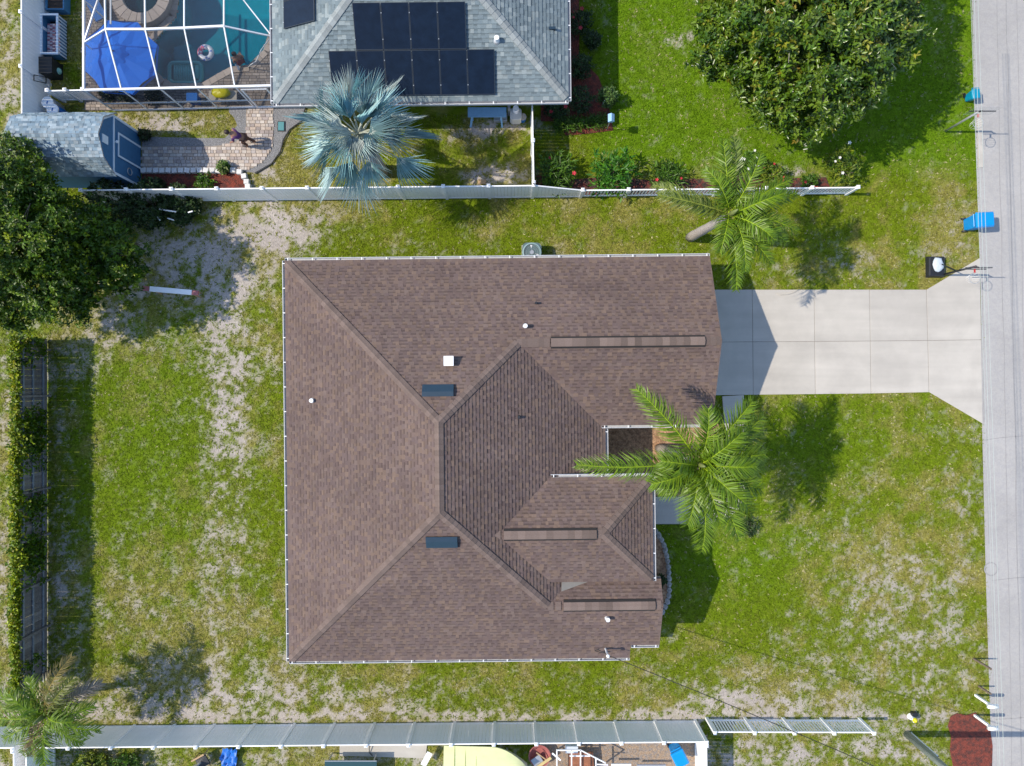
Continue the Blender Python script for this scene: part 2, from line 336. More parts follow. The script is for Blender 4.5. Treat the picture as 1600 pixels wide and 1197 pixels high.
def ground_sheet():
    st = 0.12; xs = np.arange(-27, 27.01, st); ys = np.arange(-20.4, 20.41, st); nx, ny = len(xs), len(ys)
    X, Y = np.meshgrid(xs, ys); sand, dry, lush = cover(X, Y)
    Z = (fbm(X * 0.5, Y * 0.5, 3) - 0.5) * 0.03 - 0.012
    V = np.stack([X, Y, Z], -1).reshape(-1, 3)
    i, j = np.meshgrid(np.arange(nx - 1), np.arange(ny - 1)); a = (j * nx + i).ravel()
    F = np.stack([a, a + 1, a + 1 + nx, a + nx], 1)
    cx = V[F, 0].mean(1); cy = V[F, 1].mean(1); F = F[~inpoly(cx, cy, POOL)]
    grass = GREEN * (1 - dry[..., None]) + DRYC * dry[..., None]; grass = grass * (1 - 0.6 * lush[..., None]) + LUSH * 0.6 * lush[..., None]
    sm = fbm(X * 1.1, Y * 1.1, 3)[..., None]
    C = grass * 0.85 * (1 - sand[..., None]) + (SAND * (1 - sm) + SANDW * sm) * sand[..., None]
    B = 700.0; x0, x1, y0, y1 = xs[0], xs[-1], ys[0], ys[-1]; n0 = len(V)
    V = np.concatenate([V, [(-B, -B, -.012), (B, -B, -.012), (B, B, -.012), (-B, B, -.012), (x0, y0, -.012), (x1, y0, -.012), (x1, y1, -.012), (x0, y1, -.012)]])
    F = np.concatenate([F, [[n0, n0 + 1, n0 + 5, n0 + 4], [n0 + 1, n0 + 2, n0 + 6, n0 + 5], [n0 + 2, n0 + 3, n0 + 7, n0 + 6], [n0 + 3, n0, n0 + 4, n0 + 7]]])
    C = np.concatenate([C.reshape(-1, 3), np.tile(GREEN, (8, 1))])
    me = np_mesh('ground', V, F, None, True)
    at = me.attributes.new('col', 'FLOAT_COLOR', 'POINT'); at.data.foreach_set('color', np.concatenate([C, np.ones((len(C), 1))], 1).astype(np.float32).ravel())
    m = mat('lawn_and_sand', (0.1, 0.1, 0.1), 0.95, 0.30, 9, 0.7, 18, spec=0.15, attr=True, bdist=0.05)
    return setp(link('ground', me, m), kind='structure')
ground_sheet()

def sheet(name, poly, z, m, parent=None, kind='structure', th=None):
    b = MB()
    if th: b.prism(poly, z - th, z)
    else: b.add([(p[0], p[1], z) for p in poly], [tuple(range(len(poly)))])
    bm = bmesh.new(); me = b.mesh(name); bm.from_mesh(me); bmesh.ops.triangulate(bm, faces=[f for f in bm.faces if len(f.verts) > 4]); bmesh.ops.recalc_face_normals(bm, faces=bm.faces); bm.to_mesh(me); bm.free()
    o = link(name, me, m, parent)
    if kind and parent is None: o['kind'] = kind
    return o
M_road = mat('pale_asphalt', (0.368, 0.353, 0.336), 0.9, 0.10, 14, 0.6, 50, vcol=(0.345, 0.334, 0.325), detail=8, lf=0.09, lfs=0.4)
road = sheet('road', ROAD, 0.014, M_road)
M_seam = mat('tar_seam', (0.285, 0.278, 0.272), 0.85, 0.15, 5)
def seam(name, pts, w):
    b = MB(); p = [Vector((a, c, 0.019)) for a, c in gp(pts)]
    L_ = []; 
    for i, q in enumerate(p):
        d = (p[min(i + 1, len(p) - 1)] - p[max(i - 1, 0)]).normalized(); nrm = Vector((-d.y, d.x, 0)) * w / 2; L_ += [q + nrm, q - nrm]
    b.add(L_, [(2 * i, 2 * i + 1, 2 * i + 3, 2 * i + 2) for i in range(len(p) - 1)]); return b.build(name, M_seam, road)
rs = random.Random(3)
for px0, w in ((1561, .03), (1576, .05), (1592, .03)):
    seam('tar_seam', [(px0 + (y - 200) * 0.02 + rs.uniform(-1, 1), y) for y in range(-60, 1290, 60)], w)
for pts in ([(1537, 688), (1562, 684), (1600, 681)], [(1549, 907), (1585, 903), (1620, 901)], [(1556, 1124), (1600, 1121)], [(1548, 900), (1552, 1000), (1556, 1110), (1560, 1290)], [(1541, 670), (1543, 760), (1545, 850)], [(1537, 660), (1536, 560), (1534, 440)]):
    seam('tar_seam', pts, .03)
# round patch of sealant on the road
b = MB(); c = P(1548, 889)
b.lathe(c.x, c.y, [(0.26, 0.020), (0.32, 0.020)], 24); b.build('sealant_ring', M_seam, road)

# driveway: each slab its own piece
drv = setp(link('driveway', MB().prism(gp([(1092, 455), (1446, 455), (1528, 408), (1533, 655), (1452, 610), (1092, 616)]), -0.02, 0.022).mesh('driveway'), mat('joint_dirt', (0.22, 0.20, 0.175), 0.95, 0.2, 10)), kind='structure')
jx = [(1095, 1095), (1175, 1176.5), (1271.5, 1273.5), (1358, 1360.5), (1447, 1451)]
yt = [452.5] * 5; ym = [534.8, 534.2, 533.6, 533, 532.2]; yb = [618, 617, 616, 615, 613]
def slab(q, parent, z0=0.010, z1=0.036, gap=0.009, m=M_concrete):
    c = sum((Vector((a, b_, 0)) for a, b_ in q), Vector()) / len(q); n = len(q); out = []
    for i in range(n):
        p = Vector((*q[i], 0)); e0 = (Vector((*q[i], 0)) - Vector((*q[i - 1], 0))).normalized(); e1 = (Vector((*q[(i + 1) % n], 0)) - p).normalized()
        bis = (e1 - e0); 
        bis = bis.normalized() if bis.length > 1e-3 else (c - p).normalized()
        if bis.dot(c - p) < 0: bis = -bis
        out.append(p + bis * gap * 1.3)
    return MB().prism([(p.x, p.y) for p in out], z0, z1).build('concrete_slab', m, parent, bevel=0.008)
for k in range(4):
    slab(gp([(jx[k][0], yt[k]), (jx[k + 1][0], yt[k + 1]), ((jx[k + 1][0] + jx[k + 1][1]) / 2, ym[k + 1]), ((jx[k][0] + jx[k][1]) / 2, ym[k])]), drv)
    slab(gp([((jx[k][0] + jx[k][1]) / 2, ym[k]), ((jx[k + 1][0] + jx[k + 1][1]) / 2, ym[k + 1]), (jx[k + 1][1], yb[k + 1]), (jx[k][1], yb[k])]), drv)
slab(gp([(1447, 452.5), (1530.5, 403), (1532.5, 531), (1449, 532.2)]), drv)
slab(gp([(1449, 532.2), (1532.5, 531), (1535, 662), (1451, 613)]), drv)
walk = setp(link('front_walk', MB().prism(WALK, -0.02, 0.022).mesh('front_walk'), MATS['joint_dirt']), kind='structure')
slab(gp([(1005, 776), (1061, 775.5), (1061, 818.5), (1005, 819)]), walk); slab(gp([(1061, 775.5), (1116, 775), (1114, 818), (1061, 818.5)]), walk)
slab(gp([(1116, 775), (1134, 773), (1164, 778), (1158, 792), (1140, 808), (1114, 818)]), walk)
slab(gp([(1128, 619), (1162, 617), (1165, 668), (1132, 668)]), walk); slab(gp([(1132, 668), (1165, 668), (1166, 722), (1134, 722)]), walk); slab(gp([(1134, 722), (1166, 722), (1164, 778), (1134, 773)]), walk)
# pale concrete verge strip along the road at the neighbour's frontage
sheet('road_verge', gp([(1526, 176), (1533, 176), (1535, 262), (1529, 262)]), 0.050, M_concrete, th=0.06)

# planting beds
sheet('front_bed', FRONTBED, 0.030, M_brmulch); sheet('foundation_bed', SBED, 0.028, M_brmulch)
sheet('neighbour_gravel', NGRAVEL, 0.022, M_gravel); sheet('red_mulch_bed', REDBED, 0.034, M_redmulch); sheet('side_bed', EASTBED, 0.026, M_redmulch)
sheet('fence_bed', FBED, 0.020, mat('dark_mulch', (0.055, 0.040, 0.030), 0.95, 0.6, 14, 1.0, 24, bdist=0.06, vcol=(0.15, 0.035, 0.028)))
sheet('roadside_bed', SEBED, 0.042, M_redmulch); sheet('side_yard_gravel', SGRAV, 0.024, M_brgravel)
sheet('neighbour_patio', SPATIO, 0.045, M_concrete, th=0.06)

# neighbour's paver path: pavers too small to pick apart, real pieces in one mesh
def pavers(name, poly, z, size, cols, seed, parent=None, ang=0.0, holes=()):
    rng = random.Random(seed); b = MB(); xs = [p[0] for p in poly]; ys = [p[1] for p in poly]
    w, h = size; y = min(ys); row = 0
    while y < max(ys):
        x = min(xs) - rng.random() * w
        while x < max(xs):
            ww = w * rng.choice((0.6, 1, 1, 1.35)); cx, cy = x + ww / 2, y + h / 2
            if inpoly(np.array([cx]), np.array([cy]), poly)[0] and not any(inpoly(np.array([cx]), np.array([cy]), q)[0] for q in holes):
                c = rng.choice(cols); k = rng.uniform(0.85, 1.12); b.cbox((cx, cy, z - 0.02 + rng.uniform(-.003, .003)), (ww - 0.012, h - 0.012, 0.04), top=(ww - 0.022, h - 0.022), col=tuple(v * k for v in c))
            x += ww
        y += h; row += 1
    return b.build(name, M_paver, parent, kind='stuff' if parent else None)
path = sheet('paver_path', PATH, 0.030, mat('paver_sand', (0.26, 0.22, 0.18), 0.95, 0.2, 12))
pavers('path_pavers', PATH, 0.055, (0.21, 0.15), [(0.47, 0.40, 0.34), (0.42, 0.34, 0.28), (0.50, 0.45, 0.40), (0.40, 0.36, 0.34), (0.33, 0.28, 0.26)], 5, path)

# grass: uncountable tufts
def grass():
    rng = np.random.RandomState(11); N = 330000
    x = rng.uniform(-25.5, 24.5, N); y = rng.uniform(-19, 19, N)
    sand, dry, lush = cover(x, y); keep = rng.rand(N) > np.clip(sand * 0.90, 0, 0.90)
    ex_ = (fbm(x * 2.2 + 70, y * 2.2, 3) - .5) * .55; ey_ = (fbm(x * 2.2, y * 2.2 + 70, 3) - .5) * .55
    for poly in (FRONTBED, SBED, NDECK, PATH, NGRAVEL, REDBED, EASTBED, FBED, SEBED, SGRAV, SPATIO, NHOUSE_G, HOUSE_G):
        soft = poly in (EASTBED, FBED, SEBED, SGRAV); inside = inpoly(x + (ex_ if soft else 0), y + (ey_ if soft else 0), poly); keep &= ~(inside & (rng.rand(N) > 0.004))
    hard = np.zeros(N, bool); jx_ = (fbm(x * 3, y * 3, 3) - .5) * .30 + rng.normal(0, .025, N); jy_ = (fbm(x * 3 + 40, y * 3, 3) - .5) * .18 + rng.normal(0, .02, N)
    for poly in (NDECK, HOUSE_G, NHOUSE_G, PATH, SPATIO): hard |= inpoly(x, y, poly)
    for poly in (DRIVE, WALK, ROAD): hard |= inpoly(x - np.maximum(jx_, 0), y + .5 * jy_, poly)
    keep &= ~hard
    x, y, dry, lush, sand = x[keep], y[keep], dry[keep], lush[keep], sand[keep]; n = len(x)
    Vs = []; Cs = []; tone = rng.uniform(0.62, 1.38, n)
    pick = np.clip(dry + rng.normal(0, 0.28, n), 0, 1)[:, None]
    col = (GREEN * (1 - pick) + DRYC * pick); l = (0.75 * lush)[:, None]; col = col * (1 - l) + LUSH * l * 1.02
    col = col * (1 - 0.35 * sand[:, None]) + np.array((0.17, 0.2, 0.05)) * 0.35 * sand[:, None]
    straw = (rng.rand(n) < 0.03 + 0.10 * dry)[:, None]; col = np.where(straw, np.array((0.40, 0.36, 0.19)), col); col = col * tone[:, None]
    zt = (fbm(x * 0.5, y * 0.5, 3) - 0.5) * 0.03 - 0.014
    for k in range(3):
        a = rng.uniform(0, 2 * np.pi, n); ln = rng.uniform(0.05, 0.115, n); w = rng.uniform(0.012, 0.026, n); hgt = rng.uniform(0.02, 0.065, n)
        dx, dy = np.cos(a), np.sin(a); ox = rng.normal(0, .02, n); oy = rng.normal(0, .02, n)
        p0 = np.stack([x + ox - dy * w, y + oy + dx * w, zt], 1); p1 = np.stack([x + ox + dy * w, y + oy - dx * w, zt], 1); p2 = np.stack([x + ox + dx * ln, y + oy + dy * ln, zt + hgt], 1)
        Vs.append(np.stack([p0, p1, p2], 1).reshape(-1, 3)); Cs.append(col * rng.uniform(0.85, 1.15, (n, 1)))
    V = np.concatenate(Vs); F = np.arange(len(V)).reshape(-1, 3); C = np.concatenate(Cs)
    o = link('grass', np_mesh('grass', V, F, C), mat('grass_blade', (0.1, 0.15, 0.02), 0.6, attr=True, transl=0.22, spec=0.08))
    setp(o, 'mown patchy lawn grass growing around the houses', 'grass', kind='stuff')
grass()
# ================================================================== roofs
PITCH = 0.4167
def clip_convex(subject, clip):
    """Sutherland-Hodgman: subject (any) by convex ccw clip"""
    out = subject; n = len(clip)
    for i in range(n):
        a = clip[i]; b = clip[(i + 1) % n]; inp = out; out = []
        if not inp: return []
        ex, ey = b[0] - a[0], b[1] - a[1]
        sd = [ex * (p[1] - a[1]) - ey * (p[0] - a[0]) for p in inp]
        for k in range(len(inp)):
            p, q = inp[k - 1], inp[k]; sp, sq = sd[k - 1], sd[k]
            if sq >= 0:
                if sp < 0: t = sp / (sp - sq); out.append((p[0] + (q[0] - p[0]) * t, p[1] + (q[1] - p[1]) * t))
                out.append(q)
            elif sp >= 0: t = sp / (sp - sq); out.append((p[0] + (q[0] - p[0]) * t, p[1] + (q[1] - p[1]) * t))
    return out
def shingles(name, poly, zf, up, parent, m, cols, darkband, seed, expo=0.135, wr=(0.10, 0.22), offset=0.02):
    """laminated shingle tabs of one roof plane: every tab its own raised piece, one mesh per plane"""
    rng = random.Random(seed); b = MB(); up = Vector((up[0], up[1])); u = Vector((-up.y, up.x)) * -1
    us = [p[0] * u.x + p[1] * u.y for p in poly]; vs = [p[0] * up.x + p[1] * up.y for p in poly]
    area = sum(poly[i][0] * poly[(i + 1) % len(poly)][1] - poly[(i + 1) % len(poly)][0] * poly[i][1] for i in range(len(poly)))
    if area < 0: poly = poly[::-1]
    PUV = [(p[0] * u.x + p[1] * u.y, p[0] * up.x + p[1] * up.y) for p in poly]
    area = sum(PUV[i][0] * PUV[(i + 1) % len(PUV)][1] - PUV[(i + 1) % len(PUV)][0] * PUV[i][1] for i in range(len(PUV)))
    if area < 0: PUV = PUV[::-1]
    v = min(vs) - 0.001; vmax = max(vs)
    def pt(a, c, off): x = a * u.x + c * up.x; y = a * u.y + c * up.y; return (x, y, zf(x, y) + off)
    while v < vmax:
        x = min(us) - rng.random() * 0.4; tooth = rng.random() < 0.5; patch = rng.uniform(0.97, 1.03)
        while x < max(us):
            w = rng.uniform(*wr); tooth = not tooth if rng.random() < 0.85 else tooth
            cell = [(x, v), (x + w, v), (x + w, v + expo), (x, v + expo)]
            pl = clip_convex(PUV, cell)
            if len(pl) >= 3:
                ar = abs(sum(pl[i][0] * pl[(i + 1) % len(pl)][1] - pl[(i + 1) % len(pl)][0] * pl[i][1] for i in range(len(pl)))) / 2; whole = ar > 0.999 * w * expo
                th = 0.025 if tooth else 0.016; th += rng.uniform(-.003, .003); c = rng.choice(cols); k = rng.uniform(0.93, 1.07) * patch; c = tuple(q * k for q in c)
                lo = lambda q: offset + th * (1 - (q[1] - v) / expo) + 0.004
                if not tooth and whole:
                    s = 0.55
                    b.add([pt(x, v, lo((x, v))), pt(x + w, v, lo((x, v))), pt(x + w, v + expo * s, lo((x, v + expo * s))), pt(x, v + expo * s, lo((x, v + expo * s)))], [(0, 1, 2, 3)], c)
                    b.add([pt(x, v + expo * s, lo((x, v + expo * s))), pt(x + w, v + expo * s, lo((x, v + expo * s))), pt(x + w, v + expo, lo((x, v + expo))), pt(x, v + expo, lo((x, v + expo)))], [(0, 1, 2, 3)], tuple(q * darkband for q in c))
                else:
                    b.add([pt(q[0], q[1], lo(q)) for q in pl], [tuple(range(len(pl)))], c)
                bot = [q for q in pl if abs(q[1] - v) < 1e-6]
                if len(bot) >= 2:
                    a0 = min(q[0] for q in bot); a1 = max(q[0] for q in bot)
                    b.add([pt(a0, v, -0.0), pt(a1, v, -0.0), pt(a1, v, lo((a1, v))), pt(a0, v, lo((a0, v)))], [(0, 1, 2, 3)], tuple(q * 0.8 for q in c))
                if tooth and whole:
                    for xx in (x, x + w): b.add([pt(xx, v, 0), pt(xx, v, lo((xx, v))), pt(xx, v + expo, offset)], [(0, 1, 2)], c)
            x += w
        v += expo
    return b.build(name, m, parent, kind='stuff')
def deck(b, poly, zf, th=0.14):
    n = len(poly); a = sum(poly[i][0] * poly[(i + 1) % n][1] - poly[(i + 1) % n][0] * poly[i][1] for i in range(n))
    if a < 0: poly = poly[::-1]
    vs = [(p[0], p[1], zf(*p)) for p in poly] + [(p[0], p[1], zf(*p) - th) for p in poly]
    b.add(vs, [tuple(range(n)), tuple(range(2 * n - 1, n - 1, -1))] + [(i, n + i, n + (i + 1) % n, (i + 1) % n) for i in range(n)])
CAPM = {}
def cap_mesh(kind, drop, m, half=0.17, ln=0.23, curve=True):
    key = (kind, round(drop, 3))
    if key not in CAPM:
        b = MB(); t0, t1 = 0.020, 0.034
        prof = [(-half, -half * drop), (-half * 0.35, -half * 0.35 * drop + 0.0), (0, 0.006), (half * 0.35, -half * 0.35 * drop + 0.0), (half, -half * drop)]
        vs = [(0, y, z + t1) for y, z in prof] + [(ln, y, z + t0) for y, z in prof] + [(0, prof[0][0], prof[0][1] - 0.03), (0, prof[-1][0], prof[-1][1] - 0.03), (ln, prof[0][0], prof[0][1] - 0.03), (ln, prof[-1][0], prof[-1][1] - 0.03)]
        b.add(vs, [(i + 1, i, 5 + i, 6 + i) for i in range(4)] + [(0, 10, 12, 5), (11, 4, 9, 13), (10, 0, 1, 2, 3, 4, 11)])
        me = b.mesh('ridge_cap_' + kind); me.materials.append(m); CAPM[key] = me
    return CAPM[key]
def caps(p, q, drop, parent, kind, m, step=0.205, name='ridge_cap', lift=0.0, half=0.17):
    """a row of cap shingles from low end p up to q, each its own piece"""
    p = Vector(p); q = Vector(q); d = (q - p); n = max(1, int(d.length / step)); d.normalize()
    yv = Vector((0, 0, 1)).cross(d).normalized(); zv = d.cross(yv)
    me = cap_mesh(kind, drop, m, half, step * 1.12)
    for i in range(n):
        o = bpy.data.objects.new(name, me); COL.objects.link(o); o.parent = parent
        loc = p + d * (i * (q - p).length / n) + zv * (0.045 + lift)
        M = Matrix((d, yv, zv)).transposed().to_4x4(); M.translation = loc; o.matrix_basis = M
GH = {}
def gutter(p, q, out, parent, z=0.0, every=1.0, w=0.115):
    """open white gutter channel along an eave from p to q; out = outward unit (x,y)"""
    p = Vector(p); q = Vector(q); o_ = Vector((out[0], out[1], 0)); b = MB(); d = (q - p).normalized(); t = 0.008
    def strip(a0, a1, z0, z1):
        vs = []
        for s in (p, q):
            for (a, zz) in ((a0, z0), (a1, z0), (a1, z1), (a0, z1)): vs.append(s + o_ * a + Vector((0, 0, zz)))
        b.add(vs, [(0, 1, 2, 3), (7, 6, 5, 4), (0, 4, 5, 1), (1, 5, 6, 2), (2, 6, 7, 3), (3, 7, 4, 0)])
    strip(0.0, t, -0.12, 0.01); strip(w - 0.03, w, -0.12, 0.012); strip(t, w - 0.03, -0.12, -0.11)
    for s in (p, q): b.cbox(tuple(s + o_ * w / 2 + Vector((0, 0, -0.055))), (w if abs(o_.x) > .5 else .01, w if abs(o_.y) > .5 else .01, 0.12))
    g = b.build('gutter', M_gutter, parent)
    n = int((q - p).length / every)
    key = round(abs(o_.x)); 
    if key not in GH:
        hb = MB(); hb.box(-w / 2 if key else -.018, -.018 if key else -w / 2, -0.004, w / 2 if key else .018, .018 if key else w / 2, 0.012)
        GH[key] = hb.mesh('gutter_hanger'); GH[key].materials.append(M_wmetal)
    for i in range(n + 1):
        c = p + d * (0.12 + (i / max(1, n)) * ((q - p).length - 0.24)) + o_ * (w / 2 - .01) + Vector((0, 0, 0.004)); link('gutter_hanger', GH[key], None, g, c - ORG[parent.name] if parent.rotation_euler.z == 0 else c)
    return g

# ------------------------------------------------------------------ the brown-roofed house
house = thing('house', 'single-storey house with a brown shingle hip roof in the middle of the plot', 'house', (0, 0, 0), rz=TH)
xW, xE, yN, yS, ze = -9.39, 3.86, 5.19, -11.47, 2.6
dR = (xE - xW) / 2; xR = (xE + xW) / 2; rN = (xR, yN - dR); rS = (xR, yS + dR); zR = ze + PITCH * dR
gy, gz, gx = 1.576, 4.106, 8.28; nh = (xE - (yN - gy), gy)
ty, tz = -8.95, ze + PITCH * (-8.95 - yS); sh = (xE - (ty - yS), ty)
ey, ez = -5.90, 4.473; eE, eN, eS, eze = 5.585, -3.80, -8.0, 3.6; eW = xE - (ez - ze) / PITCH; eV = xE - (eze - ze) / PITCH; eA = eE - 2.1
zN = lambda x, y: ze + PITCH * (yN - y)
zW = lambda x, y: ze + PITCH * (x - xW)
zS = lambda x, y: ze + PITCH * (y - yS)
zE = lambda x, y: ze + PITCH * (xE - x)
zGS = lambda x, y: gz - PITCH * (gy - y)
zEN = lambda x, y: eze + PITCH * (eN - y)
zES = lambda x, y: eze + PITCH * (y - eS)
zEE = lambda x, y: eze + PITCH * (eE - x)
zTN = lambda x, y: tz - PITCH * (y - ty)
planes = {
    'N': ([(xW, yN), (gx, yN), (gx, gy), nh, rN], zN, (0, -1)),
    'W': ([(xW, yN), rN, rS, (xW, yS)], zW, (1, 0)),
    'S': ([(xW, yS), (4.77, yS), (4.77, -10.85), (5.96, -10.85), (5.96, ty), sh, rS], zS, (0, 1)),
    'E': ([rN, nh, (3.62, -1.8), (xE, -1.8), (xE, -7.6), (2.34, -7.95), sh, rS], zE, (-1, 0)),
    'GS': ([nh, (gx, gy), (gx, -1.8), (3.62, -1.8)], zGS, (0, 1)),
    'EN': ([(eW, ey), (eV, eN), (eE, eN), (eA, ey)], zEN, (0, -1)),
    'ES': ([(eW, ey), (eA, ey), (eE, eS), (eV, eS)], zES, (0, 1)),
    'EE': ([(eA, ey), (eE, eN), (eE, eS)], zEE, (-1, 0)),
    'TN': ([sh, (5.96, ty), (5.96, -7.95), (2.34, -7.95)], zTN, (0, -1))}
b = MB()
for k, (poly, zf, up) in planes.items(): deck(b, poly, zf)
roof = b.build('roof', M_fascia, house)
BCOL = [(0.150, 0.108, 0.091), (0.137, 0.099, 0.087), (0.126, 0.091, 0.083), (0.164, 0.117, 0.094), (0.139, 0.102, 0.093), (0.130, 0.096, 0.090), (0.152, 0.113, 0.099)]
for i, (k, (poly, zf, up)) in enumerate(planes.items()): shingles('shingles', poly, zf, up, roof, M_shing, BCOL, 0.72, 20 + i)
H2 = PITCH / math.sqrt(2)
def v3(p, z): return (p[0], p[1], z)
caps((xW + .1, yN - .1, ze + .04), v3(rN, zR), H2, roof, 'hip', M_cap); caps((xW + .1, yS + .1, ze + .04), v3(rS, zR), H2, roof, 'hip', M_cap)
caps(v3(nh, gz), v3(rN, zR), H2, roof, 'hip', M_cap); caps(v3(sh, tz), v3(rS, zR), H2, roof, 'hip', M_cap)
caps(v3(rN, zR), v3(rS, zR), PITCH, roof, 'ridge', M_cap)
caps((nh[0] - .05, gy, gz), (1.5, gy, gz), PITCH, roof, 'ridge', M_cap); caps((7.62, gy, gz), (gx - .02, gy, gz), PITCH, roof, 'ridge', M_cap)
caps((eW - .1, ey, ez), (-.40, ey, ez), PITCH, roof, 'ridge', M_cap); caps((3.24, ey, ez), (eA, ey, ez), PITCH, roof, 'ridge', M_cap)
caps((eE - .1, eN - .1, eze + .04), (eA, ey, ez), H2, roof, 'hip', M_cap); caps((eE - .1, eS + .1, eze + .04), (eA, ey, ez), H2, roof, 'hip', M_cap)
caps((sh[0], ty, tz), (1.95, ty, tz), PITCH, roof, 'ridge', M_cap); caps((5.66, ty, tz), (5.94, ty, tz), PITCH, roof, 'ridge', M_cap)
# raised ridge vents with their own cap shingles
for x0, x1, y, z in ((1.55, 7.60, gy, gz), (-0.38, 3.22, ey, ez), (1.97, 5.64, ty, tz)):
    b = MB(); hw = 0.235; vs = []
    for x in (x0, x1):
        for yy, zz in ((-hw, -hw * PITCH + .005), (-hw, -hw * PITCH + .10), (0, .085), (hw, -hw * PITCH + .10), (hw, -hw * PITCH + .005)): vs.append((x, y + yy, z + zz))
    b.add(vs, [(0, 1, 2, 3, 4), (9, 8, 7, 6, 5), (0, 5, 6, 1), (1, 6, 7, 2), (2, 7, 8, 3), (3, 8, 9, 4)])
    rv = b.build('ridge_vent', M_dark, house)
    caps((x0, y, z), (x1 - .03, y, z), PITCH, rv, 'vent', M_ventcap, step=0.27, name='vent_cap', lift=0.085, half=0.165)
# grey metal cricket behind the entry roof
b = MB(); pts = [(1.92, -8.03), (1.90, -8.42), (3.15, -8.03)]
zz = [max(zE(*p), zTN(*p)) + 0.075 for p in pts]; b.add([(p[0], p[1], z) for p, z in zip(pts, zz)] + [(p[0], p[1], z - .03) for p, z in zip(pts, zz)], [(0, 1, 2), (5, 4, 3), (0, 3, 4, 1), (1, 4, 5, 2), (2, 5, 3, 0)])
b.build('valley_flashing', mat('grey_flashing', (0.195, 0.185, 0.168), 0.7, 0.1, 5), house)
def loc_of(px, py, zf, off=0.0):
    z = 3.0
    for _ in range(12):
        w = P(px, py, z); x = w.x * math.cos(TH) + w.y * math.sin(TH); y = -w.x * math.sin(TH) + w.y * math.cos(TH); z = zf(x, y) + off
    return x, y, z - off
# walls below the eaves
b = MB()
b.box(-8.94, -11.02, 0, 3.40, 4.74, 2.48); b.box(3.401, -1.35, 0, 7.85, 4.74, 2.47); b.box(3.401, -7.55, 0, 5.14, -4.25, 3.45); b.box(3.401, -10.40, 0, 5.55, -7.551, 2.9)
b.add([(7.85, -1.35, 2.47), (7.85, 4.74, 2.47), (7.85, gy, 3.9)], [(0, 1, 2)]); b.add([(5.55, -10.40, 2.9), (5.55, -7.56, 2.9), (5.55, ty, 3.45)], [(0, 1, 2)])
b.build('wall', M_stucco, house)
gd = MB().box(7.851, -0.9, 0.03, 7.90, 4.1, 2.2).build('garage_door', M_garage, house)
for k in range(4): MB().box(7.901, -0.88, 0.06 + k * .54, 7.915, 4.08, 0.56 + k * .54).build('door_panel', M_garage, gd)
fd = MB().box(5.141, -6.3, 0.05, 5.18, -5.35, 2.1).build('front_door', M_brown, house); MB().ball((5.2, -5.45, 1.05), .035).build('handle', M_steel, fd)
def window(x0, y0, x1, y1, z0, z1, nx, ny, par=house):
    w = MB().box(min(x0, x1), min(y0, y1), z0, max(x0, x1), max(y0, y1), z1).build('window', M_white, par)
    e = 0.06; ax, ay = (abs(nx) > .5), (abs(ny) > .5)
    c = [min(x0, x1), min(y0, y1), z0 + e, max(x0, x1), max(y0, y1), z1 - e]
    if ax: c[1] += e; c[4] -= e; c[0 if nx < 0 else 3] += .004 * nx; 
    if ay: c[0] += e; c[3] -= e; c[1 if ny < 0 else 4] += .004 * ny
    MB().box(*c).build('pane', M_glass, w)
window(5.551, -9.8, 5.58, -8.4, 0.9, 2.2, 1, 0); window(-6.5, -11.05, -5.0, -11.021, 0.9, 2.1, 0, -1); window(-1, -11.05, 0.6, -11.021, 0.9, 2.1, 0, -1); window(-8.97, -3, -8.941, 0, 0.2, 2.1, -1, 0); window(-4, 4.741, -2.6, 4.77, 0.9, 2.1, 0, 1)
# gutters
gutter((xW, yN, ze + .0), (gx, yN, ze + .0), (0, 1), house); gutter((xW, yS, ze), (xW, yN, ze), (-1, 0), house); gutter((xW, yS, ze), (4.77, yS, ze), (0, -1), house)
gutter((4.80, -10.85, 2.86), (5.93, -10.85, 2.86), (0, -1), house); gutter((3.70, -1.8, 2.70), (7.85, -1.8, 2.70), (0, -1), house); gutter((xE, -3.78, ze), (xE, -1.95, ze), (1, 0), house)
gutter((eV + .05, eN, eze), (eE, eN, eze), (0, 1), house); gutter((eE, eS, eze), (eE, eN, eze), (1, 0), house)
# roof vents and pipes
def box_vent(px, py, zf, sy):
    x, y, z = loc_of(px, py, zf, 0.15); b = MB(); w, d = 0.60, 0.23
    zlo = z - d * PITCH * 1.2; 
    vs = []
    for xx in (x - w, x + w): vs += [(xx, y - sy * d, zf(x, y - sy * d) + .02), (xx, y + sy * d, zf(x, y + sy * d) + .02), (xx, y + sy * d, zf(x, y + sy * d) + .13), (xx, y - sy * d * .2, zf(x, y) + .20), (xx, y - sy * d, zf(x, y - sy * d) + .13)]
    b.add(vs, [(0, 1, 2, 3, 4), (9, 8, 7, 6, 5), (1, 6, 7, 2), (2, 7, 8, 3), (3, 8, 9, 4), (4, 9, 5, 0)])
    o = b.build('off_ridge_vent', M_teal_metal, house); MB().box(x - w - .04, y - d - .03, zf(x, y) - .12, x + w + .04, y + d + .03, zf(x, y) - .11).build('base_flange', M_teal_metal, o)
box_vent(684, 610, zN, 1); box_vent(690, 848, zS, -1)
def pipe(px, py, zf, r, h, m, name='vent_pipe'):
    x, y, z = loc_of(px, py, zf, h); o = MB().cyl(x, y, z - .05, z + h, r, n=14).build(name, m, house, smooth=False); MB().cyl(x, y, z - .08, z + .06, r * 1.8, r * 1.15, n=14).build('pipe_boot', M_steel if m is M_wmetal else m, o)
pipe(821, 509, zN, .085, .32, M_wmetal); pipe(486, 626, zW, .085, .22, M_wmetal); pipe(950, 969, zS, .085, .3, M_wmetal); pipe(838, 473, zN, .05, .22, M_black); pipe(811, 652, zE, .06, .16, M_black)
